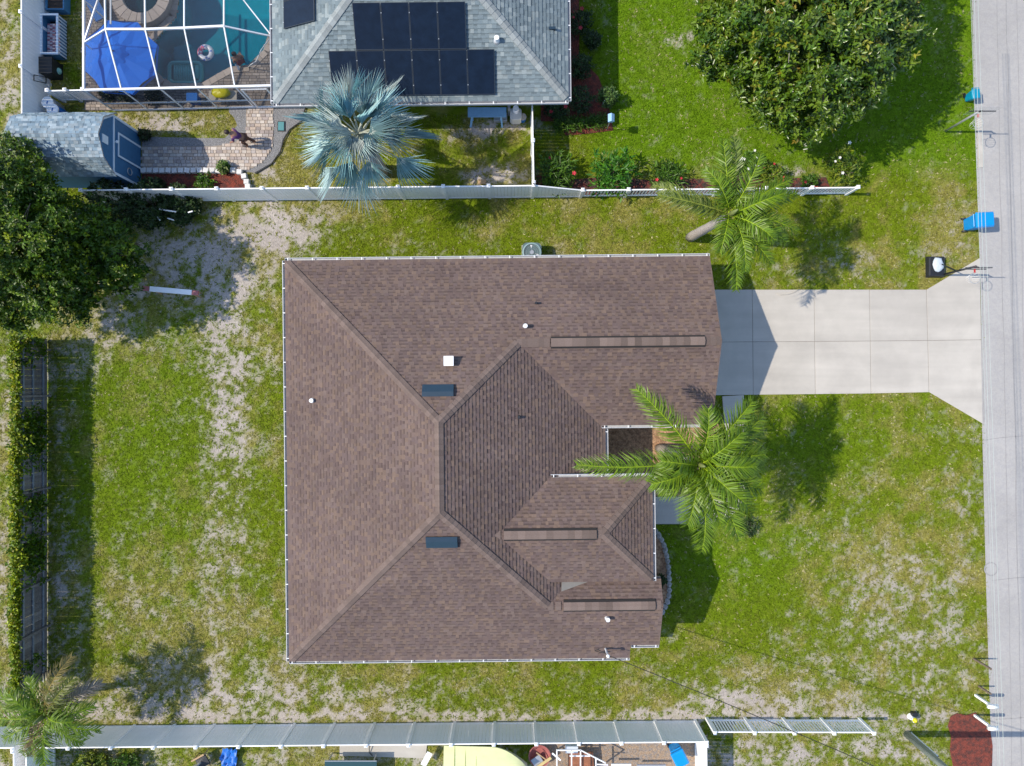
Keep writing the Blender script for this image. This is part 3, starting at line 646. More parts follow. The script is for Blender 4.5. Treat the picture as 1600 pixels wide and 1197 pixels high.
x, y, z = loc_of(702, 564, zN, .25); o = MB().box(x - .17, y - .15, z - .05, x + .15, y + .15, z + .30).build('roof_vent', M_wmetal, house, bevel=.02); MB().box(x - .21, y - .19, z + .301, x + .17, y + .19, z + .33).build('vent_hood', M_wmetal, o)
# service mast on the south eave
x, y, z = loc_of(949, 1022, zS, .6); o = MB().cyl(x, y, z - .6, z + .75, .04, n=10).build('service_mast', M_wmetal, house); MB().ball((x, y, z + .8), .075).build('weather_head', M_wmetal, o); MAST = Vector((*rot(x, y), z + .72))
MB().tube([(x, y, z + .7), (x - .35, y + .1, z + .35), (x - .45, y - .05, z + .12), (x - .2, y - .15, z + .06), (x + .2, y - .12, z + .08)], .014).build('drip_loop', M_wireblk, o)

# ------------------------------------------------------------------ grey-roofed neighbour house to the north
nb = thing('house', 'grey shingle hip-roofed house with dark solar panels at the top of the picture', 'house', (0, 0, 0), rz=TH)
aW, aE, aS, aN = -9.80, 2.48, 11.72, 28.0; aR = (aE - aW) / 2; q1 = ((aW + aE) / 2, aS + aR); q2 = ((aW + aE) / 2, aN - aR); zQ = ze + PITCH * aR
yS_ = lambda x, y: ze + PITCH * (y - aS)
yW_ = lambda x, y: ze + PITCH * (x - aW)
yE_ = lambda x, y: ze + PITCH * (aE - x)
yN_ = lambda x, y: ze + PITCH * (aN - y)
npl = {'S': ([(aW, aS), (aE, aS), q1], yS_, (0, 1)), 'W': ([(aW, aS), q1, q2, (aW, aN)], yW_, (1, 0)), 'E': ([(aE, aS), (aE, aN), q2, q1], yE_, (-1, 0)), 'N': ([(aW, aN), q2, (aE, aN)], yN_, (0, -1))}
b = MB()
for k, (poly, zf, up) in npl.items(): deck(b, poly, zf)
nroof = b.build('roof', M_fascia, nb)
GCOL = [(0.168, 0.210, 0.226), (0.155, 0.196, 0.213), (0.185, 0.228, 0.242), (0.245, 0.285, 0.290), (0.160, 0.200, 0.218), (0.176, 0.218, 0.232)]
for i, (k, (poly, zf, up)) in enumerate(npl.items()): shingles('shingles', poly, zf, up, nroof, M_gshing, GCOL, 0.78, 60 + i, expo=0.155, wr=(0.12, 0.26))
for c0 in ((aW, aS), (aE, aS)): caps((c0[0] + (.1 if c0[0] < 0 else -.1), aS + .1, ze + .04), (*q1, zQ), H2, nroof, 'ghip', M_gcap, step=.25)
caps((*q1, zQ), (*q2, zQ), PITCH, nroof, 'gridge', M_gcap, step=.25)
b = MB(); b.box(aW + .45, aS + 1.15, 0, aE - .45, aN - .45, 2.48); b.build('wall', M_bstucco, nb)
window(-3, aS + 1.12, -1.4, aS + 1.149, 0.9, 2.1, 0, -1, nb); window(2.031, 15, 2.06, 16.6, 0.9, 2.1, 1, 0, nb)
gutter((aW, aS, ze), (aE, aS, ze), (0, -1), nb); gutter((aW, aS, ze), (aW, aN, ze), (-1, 0), nb); gutter((aE, aS, ze), (aE, aN, ze), (1, 0), nb)
x, y, z = loc_of(776, 59, yS_, .25); o = MB().cyl(x, y, z - .05, z + .28, .10, n=14).build('vent_pipe', M_wmetal, nb); MB().cyl(x, y, z - .05, z + .05, .17, .13, n=14).build('pipe_boot', M_steel, o)
x, y, z = loc_of(862, 44, yE_, .1); MB().box(x - .12, y - .05, z - .02, x + .16, y + .05, z + .14).build('exhaust_vent', M_teal_metal, nb)
# solar panels on the south slope
M_pv = mat('solar_glass', (0.006, 0.013, 0.028), 0.25, 0.3, 3, spec=0.22); M_pvf = mat('panel_frame', (0.018, 0.028, 0.042), 0.45)
def solar(c4, zf, frame_w=.025):
    """panel from four plan corners (x,y) on the roof slope"""
    lift = .14; b = MB(); n = 4; c = Vector((sum(p[0] for p in c4) / 4, sum(p[1] for p in c4) / 4))
    ins = [(p[0] + (c.x - p[0]) * .035, p[1] + (c.y - p[1]) * .025) for p in c4]
    t = [(p[0], p[1], zf(*p) + lift) for p in c4]; i_ = [(p[0], p[1], zf(*p) + lift) for p in ins]; lo = [(p[0], p[1], zf(*p) + lift - .04) for p in c4]
    b.add(t + i_ + lo, [(k, (k + 1) % 4, 4 + (k + 1) % 4, 4 + k) for k in range(4)] + [(8 + k, 8 + (k + 1) % 4, (k + 1) % 4, k) for k in range(4)] + [(11, 10, 9, 8)])
    o = b.build('solar_panel', M_pvf, nb)
    g = MB(); g.add([(p[0], p[1], zf(*p) + lift - .006) for p in ins], [(0, 1, 2, 3)]); g.build('panel_glass', M_pv, o)
    k = MB()
    for s in (.22, .78):
        xx = c4[0][0] + (c4[1][0] - c4[0][0]) * 0; yy = c4[0][1] + (c4[3][1] - c4[0][1]) * s; k.cbox((xx, yy, zf(xx, yy) + lift + .004), (.032, .038, .018))
    k.build('clamp', M_steel, o)
y0, y1, y2 = aS + .20, aS + .20 + 1.56, aS + .20 + 3.12
for k in range(6): xa = -7.27 + k * 1.118; solar([(xa + .008, y0), (xa + 1.11, y0), (xa + 1.11, y1 - .01), (xa + .008, y1 - .01)], yS_)
for k in range(4): xa = -6.15 + k * 1.118; solar([(xa + .008, y1 + .01), (xa + 1.11, y1 + .01), (xa + 1.11, y2), (xa + .008, y2)], yS_)
for k in range(2): yb = aS + 2.93 + k * 1.12; solar([(-9.22, yb), (-7.78, yb), (-7.78, yb + 1.1), (-9.22, yb + 1.1)], yW_)
# ================================================================== fences
FM = {}
def shared(key, fn, m):
    if key not in FM:
        me = fn().mesh(key[0] if isinstance(key, tuple) else key); me.materials.append(m); FM[key] = me
    return FM[key]
def frame(o, p, d, z=0.0):
    """local x along d (horizontal)"""
    o.location = p; o.rotation_euler = (0, 0, math.atan2(d.y, d.x))
def post_mesh(h, w=.125):
    b = MB(); b.cbox((0, 0, h / 2), (w, w, h)); b.cbox((0, 0, h + .0125), (w + .03, w + .03, .025)); b.cbox((0, 0, h + .05), (w + .02, w + .02, .05), top=(.02, .02)); return b
def panel_mesh(L, h, h2=None):
    """privacy panel: boards with recessed joints, top and bottom rail"""
    h2 = h if h2 is None else h2; b = MB(); n = max(1, round(L / .155)); w = L / n
    for i in range(n):
        ha = h + (h2 - h) * i / n - .05; hb = h + (h2 - h) * (i + 1) / n - .05; x0, x1 = i * w + .004, (i + 1) * w - .004; t = .012
        b.add([(x0, -t, .08), (x1, -t, .08), (x1, t, .08), (x0, t, .08), (x0, -t, ha), (x1, -t, hb), (x1, t, hb), (x0, t, ha)], [(0, 3, 2, 1), (4, 5, 6, 7), (0, 1, 5, 4), (1, 2, 6, 5), (2, 3, 7, 6), (3, 0, 4, 7)])
    return b
def rail_mesh(L, dz=0.0, w=.05, h=.09):
    return MB().bar((0, 0, 0), (L, 0, dz), w, h)
def vinyl_run(root, p, q, h=1.83, sp=1.8, last=True, h2=None, posts=True):
    """solid white vinyl fence from p to q (plan) with posts, boards and rails as parts of root"""
    p = Vector((p[0], p[1], 0)); q = Vector((q[0], q[1], 0)); d = q - p; n = max(1, round(d.length / sp)); L = d.length / n; d.normalize(); off = ORG[root.name]
    for i in range(n + (1 if last else 0)):
        hh = h if h2 is None else h + (h2 - h) * i / n
        o = link('post', shared(('post', round(hh, 2)), lambda: post_mesh(hh + .05), M_white), None, root); frame(o, p + d * L * i - off, d)
    for i in range(n):
        ha = h if h2 is None else h + (h2 - h) * i / n; hb = h if h2 is None else h + (h2 - h) * (i + 1) / n
        key = ('panel', round(L, 2), round(ha, 2), round(hb, 2)); s = p + d * (L * i + .062) - off
        o = link('panel', shared(key, lambda: panel_mesh(L - .124, ha, hb), M_white), None, root); frame(o, s, d)
        o = link('rail', shared(('top_rail', round(L, 2), round(hb - ha, 2)), lambda: rail_mesh(L - .124, hb - ha), M_white), None, root); frame(o, s + Vector((0, 0, ha - .04)), d)
        o = link('rail', shared(('bottom_rail', round(L, 2)), lambda: rail_mesh(L - .124, 0, .05, .12), M_white), None, root); frame(o, s + Vector((0, 0, .09)), d)
def picket_run(root, p, q, h=1.1, sp=1.8, n_pick=12, last=True, pw=.068):
    p = Vector((p[0], p[1], 0)); q = Vector((q[0], q[1], 0)); d = q - p; n = max(1, round(d.length / sp)); L = d.length / n; d.normalize(); off = ORG[root.name]
    for i in range(n + (1 if last else 0)):
        o = link('post', shared(('post', round(h, 2)), lambda: post_mesh(h + .06), M_white), None, root); frame(o, p + d * L * i - off, d)
    for i in range(n):
        s = p + d * (L * i + .062) - off
        for zz in (h - .05, .18): o = link('rail', shared(('picket_rail', round(L, 2)), lambda: rail_mesh(L - .124, 0, .05, .08), M_white), None, root); frame(o, s + Vector((0, 0, zz)), d)
        for k in range(n_pick):
            o = link('picket', shared(('picket', round(h, 2)), lambda: MB().box(-pw / 2, -.012, .22, pw / 2, .012, h - .09), M_white), None, root); frame(o, s + d * ((k + .5) * (L - .124) / n_pick), d)
nf = lambda x: 8.42 + 0.0102 * x
r = thing('vinyl_fence', 'long white vinyl privacy fence running behind the silver palm and shed', 'fence', (-9, nf(-9), 0))
vinyl_run(r, (-18.4, nf(-18.4)), (0.93, nf(.93)), 1.85, 1.93)
vinyl_run(r, (0.93, nf(.93)), (3.10, nf(3.1)), 1.85, 2.2, last=False, h2=1.08)
r = thing('picket_fence', 'white picket fence beside the flower bed and leaning palm', 'fence', (9, nf(9), 0))
picket_run(r, (3.10, nf(3.1)), (15.15, nf(15.15)), 1.08, 2.0, 13)
r = thing('vinyl_fence', 'short white vinyl fence joining the grey-roofed house to the boundary fence', 'fence', (0.93, 10, 0))
vinyl_run(r, (0.93, nf(.93) + .13), (0.86, 12.15), 1.83, 1.8, last=False)
r = thing('vinyl_fence', 'white vinyl fence left of the pool cage and blue planter', 'fence', (-20.95, 13, 0))
vinyl_run(r, (-20.95, 11.2), (-20.98, 20.5), 1.83, 2.33)
sf = lambda x: -15.40 + 0.0090 * x
r = thing('vinyl_fence', 'long white vinyl privacy fence along the bottom of the picture', 'fence', (-7, sf(-7), 0))
vinyl_run(r, (-20.75, sf(-20.75)), (8.30, sf(8.3)), 1.85, 1.815)
vinyl_run(r, (8.30, sf(8.3) - .13), (8.36, -19.5), 1.85, 1.815, last=False)
vinyl_run(r, (-20.75, sf(-20.75) - .13), (-20.72, -19.5), 1.85, 1.815, last=False)
r = thing('vinyl_fence', 'white vinyl fence in the bottom left corner', 'fence', (-21.3, sf(-21.3), 0))
vinyl_run(r, (-21.3, sf(-21.3)), (-25.5, sf(-25.5)), 1.83, 1.815); vinyl_run(r, (-21.3, sf(-21.3) - .13), (-21.27, -19.5), 1.83, 1.815, last=False)
r = thing('picket_fence', 'white picket fence beside the utility pole at the lower right', 'fence', (12, sf(12), 0))
picket_run(r, (8.83, sf(8.8) + .10), (15.75, sf(15.75) + .02), 1.25, 1.75, 12)
r = thing('picket_gate', 'small white picket gate between the white fence and pool cage', 'gate', (-19.6, 12.75, 0))
picket_run(r, (-20.3, 12.78), (-18.75, 12.82), 1.15, 1.0, 6, pw=.07)
# weathered wooden fence on the west side: each plank a part
r = thing('wooden_fence', 'weathered grey wooden plank fence overgrown with vines on the left', 'fence', (-21.15, -4, 0))
rng = random.Random(8)
pm = shared('plank', lambda: MB().box(-.011, -.0685, .03, .011, .0685, 1.80), M_wood)
y = 1.9
while y > -13.4:
    o = link('plank', pm, None, r, Vector((-21.10 + rng.uniform(-.008, .008), y, 0)) - ORG[r.name], (rng.uniform(-.010, .010), rng.uniform(-.006, .006), 0)); y -= 0.138
for zz in (.35, 1.0, 1.6):
    MB().box(-21.062, -13.4, zz - .04, -21.02, 1.9, zz + .04).build('rail', mat('rail_wood', (0.20, 0.23, 0.26), .85, .25, 6), r)
for k in range(8): yy = 1.5 - k * 2.08; MB().box(-21.02, yy - .045, 0, -20.92, yy + .045, 1.86).build('post', M_wood, r)

# ================================================================== vegetation
def rosette_leaves(centres, rng, nl, L, W, up_bias, cols, colp, jit=.25):
    """leaf whorls round each centre -> V,F,C"""
    n = len(centres); base = np.repeat(centres, nl, 0); N = len(base)
    a = rng.uniform(0, 2 * np.pi, N); el = rng.uniform(-.5, 1.0, N) * up_bias[1] + up_bias[0]
    d = np.stack([np.cos(a) * np.cos(el), np.sin(a) * np.cos(el), np.sin(el)], 1)
    up = np.stack([rng.normal(0, .35, N), rng.normal(0, .35, N), np.ones(N)], 1)
    ln = rng.uniform(.7, 1.25, N) * L; wd = ln * W
    V, F = leaf_arrays(base + d * rng.uniform(0, .12, (N, 1)) * L + rng.normal(0, jit * L, (N, 3)), d, up, ln, wd)
    ci = rng.choice(len(cols), n, p=colp); cc = np.array(cols)[ci] * rng.uniform(.7, 1.3, (n, 1)); C = np.repeat(cc, nl, 0) * rng.uniform(.8, 1.2, (N, 1))
    return V, F, np.concatenate([C, C], 0)
def crown_points(blobs, n, rng, shell=.55, zmin=.3, clump=10, csig=.17):
    """points in the outer shell of a union of uneven blobs"""
    w = np.array([b_[3] ** 2 for b_ in blobs]); idx = rng.choice(len(blobs), n, p=w / w.sum()); B = np.array(blobs)[idx]
    d = unit(rng.normal(0, 1, (n, 3))); rr = (shell + (1 - shell) * rng.rand(n) ** .6)
    lump = 1 + .16 * np.sin(d[:, 0] * 7 + idx) * np.cos(d[:, 1] * 6 + 2 * idx)
    p = B[:, :3] + d * (B[:, 3] * rr * lump)[:, None] * np.array((1, 1, .75)); p = p[p[:, 2] > zmin]
    # gather the whorls into twig-end clumps so that gaps open between them
    k = max(60, len(p) // clump); cen = p[:k]; ci = rng.randint(0, k, len(p)); q = cen[ci] + rng.normal(0, csig, (len(p), 3)) * np.array((1, 1, .7)); return q
def tree(name, label, base, blobs, n, seed, leaf, cols, colp, trunk_r, m, trunk_top=None, nl=8, group=None, shell=.55, cat='tree', up_bias=(.15, .9), bare=0):
    rng = np.random.RandomState(seed); t = thing(name, label, cat, base, group); base = Vector(base)
    c = Vector(np.mean(np.array(blobs)[:, :3], 0)); top = Vector(trunk_top) if trunk_top else Vector((c.x, c.y, base.z + (c.z - base.z) * .7))
    b = MB(); mid = (base + top) / 2 + Vector((rng.normal(0, .1), rng.normal(0, .1), 0)); b.tube([base, mid, top], [trunk_r * 1.25, trunk_r * .9, trunk_r * .75], 9); b.build('trunk', M_bark, t, smooth=True)
    b = MB()
    for bl in blobs:
        e = Vector(bl[:3]); s = base.lerp(top, rng.uniform(.55, 1)); k = (s + e) / 2 + Vector(rng.normal(0, .2, 3)); b.tube([s, k, e], [trunk_r * .5, trunk_r * .33, trunk_r * .12], 6)
        for _ in range(4):
            f = e + Vector(unit(rng.normal(0, 1, 3))) * bl[3] * .75; b.tube([k.lerp(e, rng.uniform(.3, 1)), (e + f) / 2 + Vector(rng.normal(0, .1, 3)), f], [trunk_r * .16, trunk_r * .1, trunk_r * .04], 5)
    b.build('branch', M_bark, t, smooth=True, kind='stuff')
    pts = crown_points(blobs, n, rng, shell)
    V, F, C = rosette_leaves(pts, rng, nl, leaf[0], leaf[1], up_bias, cols, colp)
    o = link('crown', np_mesh('crown', V - np.array(base), F, C), m, t); o['kind'] = 'stuff'
    if bare:
        b = MB()
        for _ in range(bare):
            p = Vector(pts[rng.randint(len(pts))]) + Vector((0, 0, .15)); d = Vector(unit(rng.normal(0, 1, 3))) * .6; d.z = abs(d.z) * .3
            b.tube([p - d, p, p + d * .6 + Vector((0, .15, 0)), p + d], .018, 4, r1=.006); b.tube([p, p + Vector((d.y, -d.x, .05)) * .6], .012, 4, r1=.005)
        b.build('dead_twig', mat('dead_twig', (.42, .38, .34), .9), t, kind='stuff')
    return t
# big broad-leaved tree top right
rg = np.random.RandomState(4); bl = []
for (px, py, z, rr) in ((1265, 40, 5.2, 2.6), (1150, 60, 4.2, 1.75), (1195, 120, 4.0, 1.7), (1265, 135, 4.2, 1.8), (1335, 105, 4.4, 1.45), (1368, 45, 4.3, 1.35), (1320, 20, 5.4, 1.95), (1210, 10, 5.2, 2.2), (1250, 195, 2.6, 0.75), (1275, 160, 3.0, 1.1), (1110, 85, 3.4, .95), (1205, 165, 3.1, .95), (1130, 15, 4.2, 1.4), (1270, -70, 5, 3.0), (1340, -60, 4.5, 2.2), (1160, -60, 4.4, 2.2)):
    v = P(px + 14, py, z); bl.append((v.x, v.y, v.z, rr))
TC = [(.048, .106, .008), (.086, .160, .010), (.125, .195, .018), (.21, .22, .02), (.030, .066, .010), (.26, .20, .03)]
tree('broadleaf_tree', 'large round broad-leaved tree with some yellowing leaves beside the street', P(1232, 95), bl, 10500, 41, (.21, .42), TC, [.22, .34, .32, .05, .06, .01], .24, M_gleaf, nl=9, bare=14, trunk_top=P(1255, 70, 3.0), up_bias=(.25, .8))
# dark tree on the west boundary
bl = []
for (px, py, z, rr) in ((18, 250, 3.6, .95), (45, 285, 4.0, .95), (8, 300, 4.4, 1.5), (72, 325, 3.8, 1.0), (40, 365, 4.8, 1.7), (108, 362, 3.8, 1.15), (148, 378, 3.0, 1.05), (182, 398, 2.8, 1.0), (200, 380, 2.2, .7), (195, 425, 2.2, .6), (120, 425, 3.4, 1.2), (160, 430, 2.6, .85), (62, 435, 4.2, 1.5), (95, 475, 2.9, .95), (30, 480, 3.4, .9), (-10, 400, 5.0, 2.0), (-50, 320, 5, 2.2), (130, 345, 2.8, .9), (55, 245, 2.8, .6), (-30, 470, 4, 1.3), (130, 465, 2.2, .6)):
    v = P(px, py, z); bl.append((v.x, v.y, v.z, rr))
WC = [(.042, .092, .005), (.075, .145, .006), (.130, .205, .008), (.215, .270, .012), (.026, .060, .006)]
tree('broadleaf_tree', 'dense dark green tree overhanging the shed and left boundary', P(90, 400), bl, 9500, 42, (.15, .5), WC, [.28, .32, .2, .08, .12], .2, M_leaf, nl=9, trunk_top=P(75, 390, 3.0))
def shrub(label, px, py, r, h, seed, cols, m=M_leaf, n=140, leaf=(.14, .45), nl=7, flowers=None, group=None, name='shrub', flat=1.0, cat='shrub', nf=6, fz=0.05):
    rng = np.random.RandomState(seed); base = P(px, py, .0); t = thing(name, label, cat, base, group)
    b = MB()
    for k in range(6):
        a = rng.uniform(0, 6.28); e = base + Vector((math.cos(a) * r * .6, math.sin(a) * r * .6, h * rng.uniform(.6, .95))); b.tube([base, base.lerp(e, .5) + Vector((0, 0, .1 * h)), e], .02, 5, r1=.008)
    b.build('stem', M_bark, t, kind='stuff')
    d = unit(rng.normal(0, 1, (n, 3))); rr = r * (.45 + .55 * rng.rand(n) ** .6) * (1 + .25 * np.sin(d[:, 0] * 5 + seed) * np.cos(d[:, 1] * 5))
    pts = np.array(base) + np.stack([d[:, 0] * rr, d[:, 1] * rr, h * .5 + d[:, 2] * h * .48], 1); pts[:, 2] = np.maximum(pts[:, 2], .06)
    V, F, C = rosette_leaves(pts, rng, nl, leaf[0], leaf[1], (.3, .8), cols, np.ones(len(cols)) / len(cols))
    o = link('foliage', np_mesh('foliage', V - np.array(base), F, C), m, t); o['kind'] = 'stuff'
    if flowers:
        for k in range(nf):
            a = rng.uniform(0, 6.28); q = r * rng.uniform(.4, 1.05); c = base + Vector((math.cos(a) * q, math.sin(a) * q, h * rng.uniform(.85, 1.1) + fz)); f = MB(); s = rng.uniform(.035, .065)
            for j in range(5):
                t_ = 6.28 * j / 5; dx, dy = math.cos(t_), math.sin(t_); f.add([c, c + Vector((dx - dy * .6, dy + dx * .6, .3)) * s, c + Vector((dx * 1.7, dy * 1.7, .2)) * s, c + Vector((dx + dy * .6, dy - dx * .6, .3)) * s], [(0, 1, 2, 3)])
            f.build('flower', flowers, t)
    return t
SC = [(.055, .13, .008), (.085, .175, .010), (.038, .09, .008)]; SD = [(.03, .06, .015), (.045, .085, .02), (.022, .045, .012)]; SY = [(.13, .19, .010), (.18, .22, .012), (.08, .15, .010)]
shrub('oleander shrub with red blooms in the corner by the short white fence', 868, 276, .80, 1.0, 1, SC, flowers=M_flower_r, leaf=(.3, .2), nl=6, n=120, nf=2)
shrub('bright green leafy shrub beside the first pickets of the fence', 956, 276, .95, 1.2, 2, [(.05, .17, .010), (.08, .21, .012), (.035, .12, .008)], leaf=(.3, .3), nl=6, n=90)
shrub('thin dark green shrub between the bright shrub and leaning palm', 1040, 281, .75, .8, 3, SC, flowers=M_flower_r, leaf=(.26, .22), nl=6, n=110, nf=2)
shrub('white-flowering shrub behind the leaning palm on the fence bed', 1165, 262, .55, .9, 4, SC, flowers=M_flower_w, n=70, leaf=(.2, .35), nf=9)
shrub('low olive green shrub right of the white-flowering shrub', 1205, 276, .6, .6, 5, SY, flowers=M_flower_r, n=80, leaf=(.16, .35), nf=4)
shrub('yellow-green shrub at the end of the picket fence', 1308, 268, .85, 1.1, 6, SY, flowers=M_flower_w, n=120, leaf=(.2, .3), nf=4)
shrub('small red-flowering plant against the pickets near the leaning palm', 1262, 288, .4, .4, 7, SC, flowers=M_flower_r, n=60, leaf=(.14, .4), nf=3)
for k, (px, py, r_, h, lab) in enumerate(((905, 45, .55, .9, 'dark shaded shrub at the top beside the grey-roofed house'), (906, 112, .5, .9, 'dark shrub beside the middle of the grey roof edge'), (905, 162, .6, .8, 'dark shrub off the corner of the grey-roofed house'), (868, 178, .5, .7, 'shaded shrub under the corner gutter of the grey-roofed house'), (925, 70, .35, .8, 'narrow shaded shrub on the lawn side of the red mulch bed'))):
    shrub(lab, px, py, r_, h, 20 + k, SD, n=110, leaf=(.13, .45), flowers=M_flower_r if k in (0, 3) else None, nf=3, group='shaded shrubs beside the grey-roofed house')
shrub('leafy green bush beside the red mulch strip and blue bird box', 948, 158, .42, 1.0, 30, [(.07, .14, .03), (.10, .17, .04), (.05, .10, .02)], n=150, leaf=(.13, .45))
for k, px in enumerate((872, 889, 906, 922, 938)):
    shrub('strappy border plant, %s from the short white fence' % ('first', 'second', 'third', 'fourth', 'fifth')[k], px, 198 - k * 1.5, .30, .35, 40 + k, SC, n=26, leaf=(.26, .12), nl=9, group='strappy border plants along the mulch edge', name='border_plant', cat='plant')
shrub('round variegated shrub sitting on the white block edging', 353, 264, .27, .5, 50, [(.10, .19, .03), (.30, .34, .12), (.05, .12, .02)], n=120, leaf=(.11, .5))
shrub('dark round shrub at the corner of the blue shed', 230, 213, .26, .45, 51, [(.05, .05, .02), (.035, .06, .015)], n=90, leaf=(.1, .45))
shrub('low green plant in the red mulch bed by the fence', 322, 289, .45, .35, 52, SC, n=60, leaf=(.15, .4), flowers=M_flower_w, nf=3)
shrub('small plant in the red mulch bed nearest the blue shed', 252, 292, .3, .3, 53, SD, n=40, leaf=(.13, .4))
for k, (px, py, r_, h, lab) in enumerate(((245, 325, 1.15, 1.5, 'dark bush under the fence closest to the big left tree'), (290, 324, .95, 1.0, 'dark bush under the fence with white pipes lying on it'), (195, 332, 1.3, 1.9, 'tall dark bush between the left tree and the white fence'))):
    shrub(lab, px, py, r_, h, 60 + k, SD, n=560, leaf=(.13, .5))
shrub('yellow-green bush behind the bottom fence in the left corner', 150, 1192, .8, 1.0, 64, SY, n=260, leaf=(.13, .5)); shrub('dark green bush right of the yellow-green bush behind the bottom fence', 205, 1196, .7, .8, 65, SC, n=200, leaf=(.13, .5))
shrub('small bush in shade at the stone edging by the front window', 1030, 905, .25, .45, 66, SD, n=70, leaf=(.1, .5))
shrub('low dark plant at the tip of the front palm frond by the walk', 1168, 822, .4, .35, 67, SD, n=60, leaf=(.16, .3))
# vines over the wooden fence
rng = np.random.RandomState(77); n = 4200
yv = rng.uniform(-13.6, 2.0, n); zz = 1.83 + np.abs(rng.normal(0, .12, n)); xx = -21.2 + rng.normal(0, .085, n) + .1 * fbm(yv * .8, yv * 0 + 3, 2)
dens = fbm(yv * .5 + 9, yv * 0, 3); low = rng.rand(n) < .55 * sstep(.38, .62, dens); zz = np.where(low, rng.uniform(.4, 1.9, n), zz); xx = np.where(low, -20.98 + np.abs(rng.normal(0, .12, n)), xx)
keep = rng.rand(n) < .42 + .58 * sstep(.38, .56, fbm(yv * .9, yv * 0 + 7, 2)); pts = np.stack([xx, yv, zz], 1)[keep]
V, F, C = rosette_leaves(pts, rng, 6, .13, .6, (.3, .9), [(.25, .30, .006), (.17, .24, .006), (.10, .17, .008), (.30, .28, .01)], [.4, .3, .2, .1])
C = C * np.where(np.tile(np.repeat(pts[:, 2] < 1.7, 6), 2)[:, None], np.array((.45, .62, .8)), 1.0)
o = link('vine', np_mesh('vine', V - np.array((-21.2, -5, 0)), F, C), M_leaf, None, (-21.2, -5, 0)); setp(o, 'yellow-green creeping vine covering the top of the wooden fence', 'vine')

# ------------------------------------------------------------------ palms
def frond(mb, c, az, el, L, ll, nl, droop, rng, col, tipc, width=.0160, plum=.70, side_bias=0.0):
    """feather frond: rachis arc with drooping leaflets both sides"""
    pts = []; p = Vector(c); e = el; n = 14; ds = L / n
    for k in range(n + 1):
        pts.append(p.copy()); p = p + Vector((math.cos(az) * math.cos(e), math.sin(az) * math.cos(e), math.sin(e))) * ds; e -= droop * (0.35 + 1.3 * k / n) / n; az += rng.uniform(-.02, .02) + side_bias / n
    mb.tube(pts, .028, 4, r1=.006, col=tuple(v * 1.5 for v in tipc))
    for k in range(nl):
        s = .10 + .89 * k / (nl - 1); f = s * n; i = min(int(f), n - 1); q = pts[i].lerp(pts[i + 1], f - i); t = (pts[i + 1] - pts[i]).normalized(); sd = t.cross(Vector((0, 0, 1))).normalized(); u = sd.cross(t)
        le = ll * (math.sin(math.pi * min(1, s * .80 + .16)) ** .8 + .15) * rng.uniform(.85, 1.1)
        for sg in (-1, 1):
            fw = .55 + .55 * s + rng.uniform(-.2, .2); lift = rng.uniform(-plum, plum * 1.6)
            d = (sd * sg + t * fw + u * lift).normalized(); m1 = q + d * le * .5 + Vector((0, 0, -.04 * le)); m2 = q + (d * .9 + t * .12).normalized() * le + Vector((0, 0, -le * rng.uniform(.22, .5)))
            wv = t.cross(d).cross(d).normalized() * width * rng.uniform(.8, 1.3); a = rng.uniform(.72, 1.25); mixf = rng.random(); cc = tuple((x * (1 - mixf * .5) + y * mixf * .5) * a for x, y in zip(col, tipc))
            mb.add([q - wv, q + wv, m1 + wv, m1 - wv, m2], [(0, 1, 2, 3), (3, 2, 4)], cc)
def feather_palm(label, base, top, fronds, seed, ll=.55, nl=46, trunk_r=.16, col=(.090, .175, .006), tipc=(.225, .310, .014)):
    rng = random.Random(seed); t = thing('palm_tree', label, 'palm tree', base); b = MB(); base = Vector(base); top = Vector(top); pts = []; rad = []
    for k in range(9):
        s = k / 8; q = base.lerp(top, s); q.z = base.z + (top.z - base.z) * s; pts.append(q); rad.append(trunk_r * (1.35 - .45 * s) * (1 + .05 * (k % 2)))
    b.tube(pts, rad, 10); b.build('trunk', M_pbark, t, smooth=True)
    b = MB(); b.tube([top, top + Vector((0, 0, .5)), top + Vector((0.02, 0, 1.0))], [.13, .10, .03], 8); b.build('crownshaft', mat('crownshaft', (.14, .17, .05), .6, .2, 8), t, smooth=True)
    for f in fronds:
        az, el, L, droop = R(f[0]), R(f[1]), f[2], f[3]; cc = f[4] if len(f) > 4 else col; c2 = f[5] if len(f) > 5 else tipc
        b = MB(); frond(b, top + Vector((rng.uniform(-.06, .06), rng.uniform(-.06, .06), rng.uniform(.1, .35))), az, el, L, ll, nl, droop, rng, cc, c2, side_bias=rng.uniform(-.25, .25)); b.build('frond', M_palm, t)
    return t
feather_palm('tall feathery palm arching over the front entry and its roof', P(1030, 700), P(1089, 724, 5.6),
    [(124, 14, 3.7, .45), (183, 16, 4.6, .5), (58, 32, 3.1, .9), (38, 24, 3.0, 1.0), (16, 40, 2.5, 1.2), (80, 50, 2.5, 1.3), (-24, 30, 2.5, 1.2), (-60, 22, 3.2, 1.0), (-84, 14, 3.4, 1.0), (-104, 32, 2.4, 1.3), (-38, 14, 3.0, 1.0), (-50, 58, 2.3, 1.6), (208, 42, 2.1, 1.5), (0, 62, 2.3, 1.7), (-150, 24, 1.9, 1.5), (28, 12, 2.9, 1.0), (-8, 16, 2.8, 1.1), (50, 58, 2.3, 1.6), (-75, 50, 2.4, 1.5), (165, 58, 2.0, 1.7)], 5, ll=.76, nl=82)
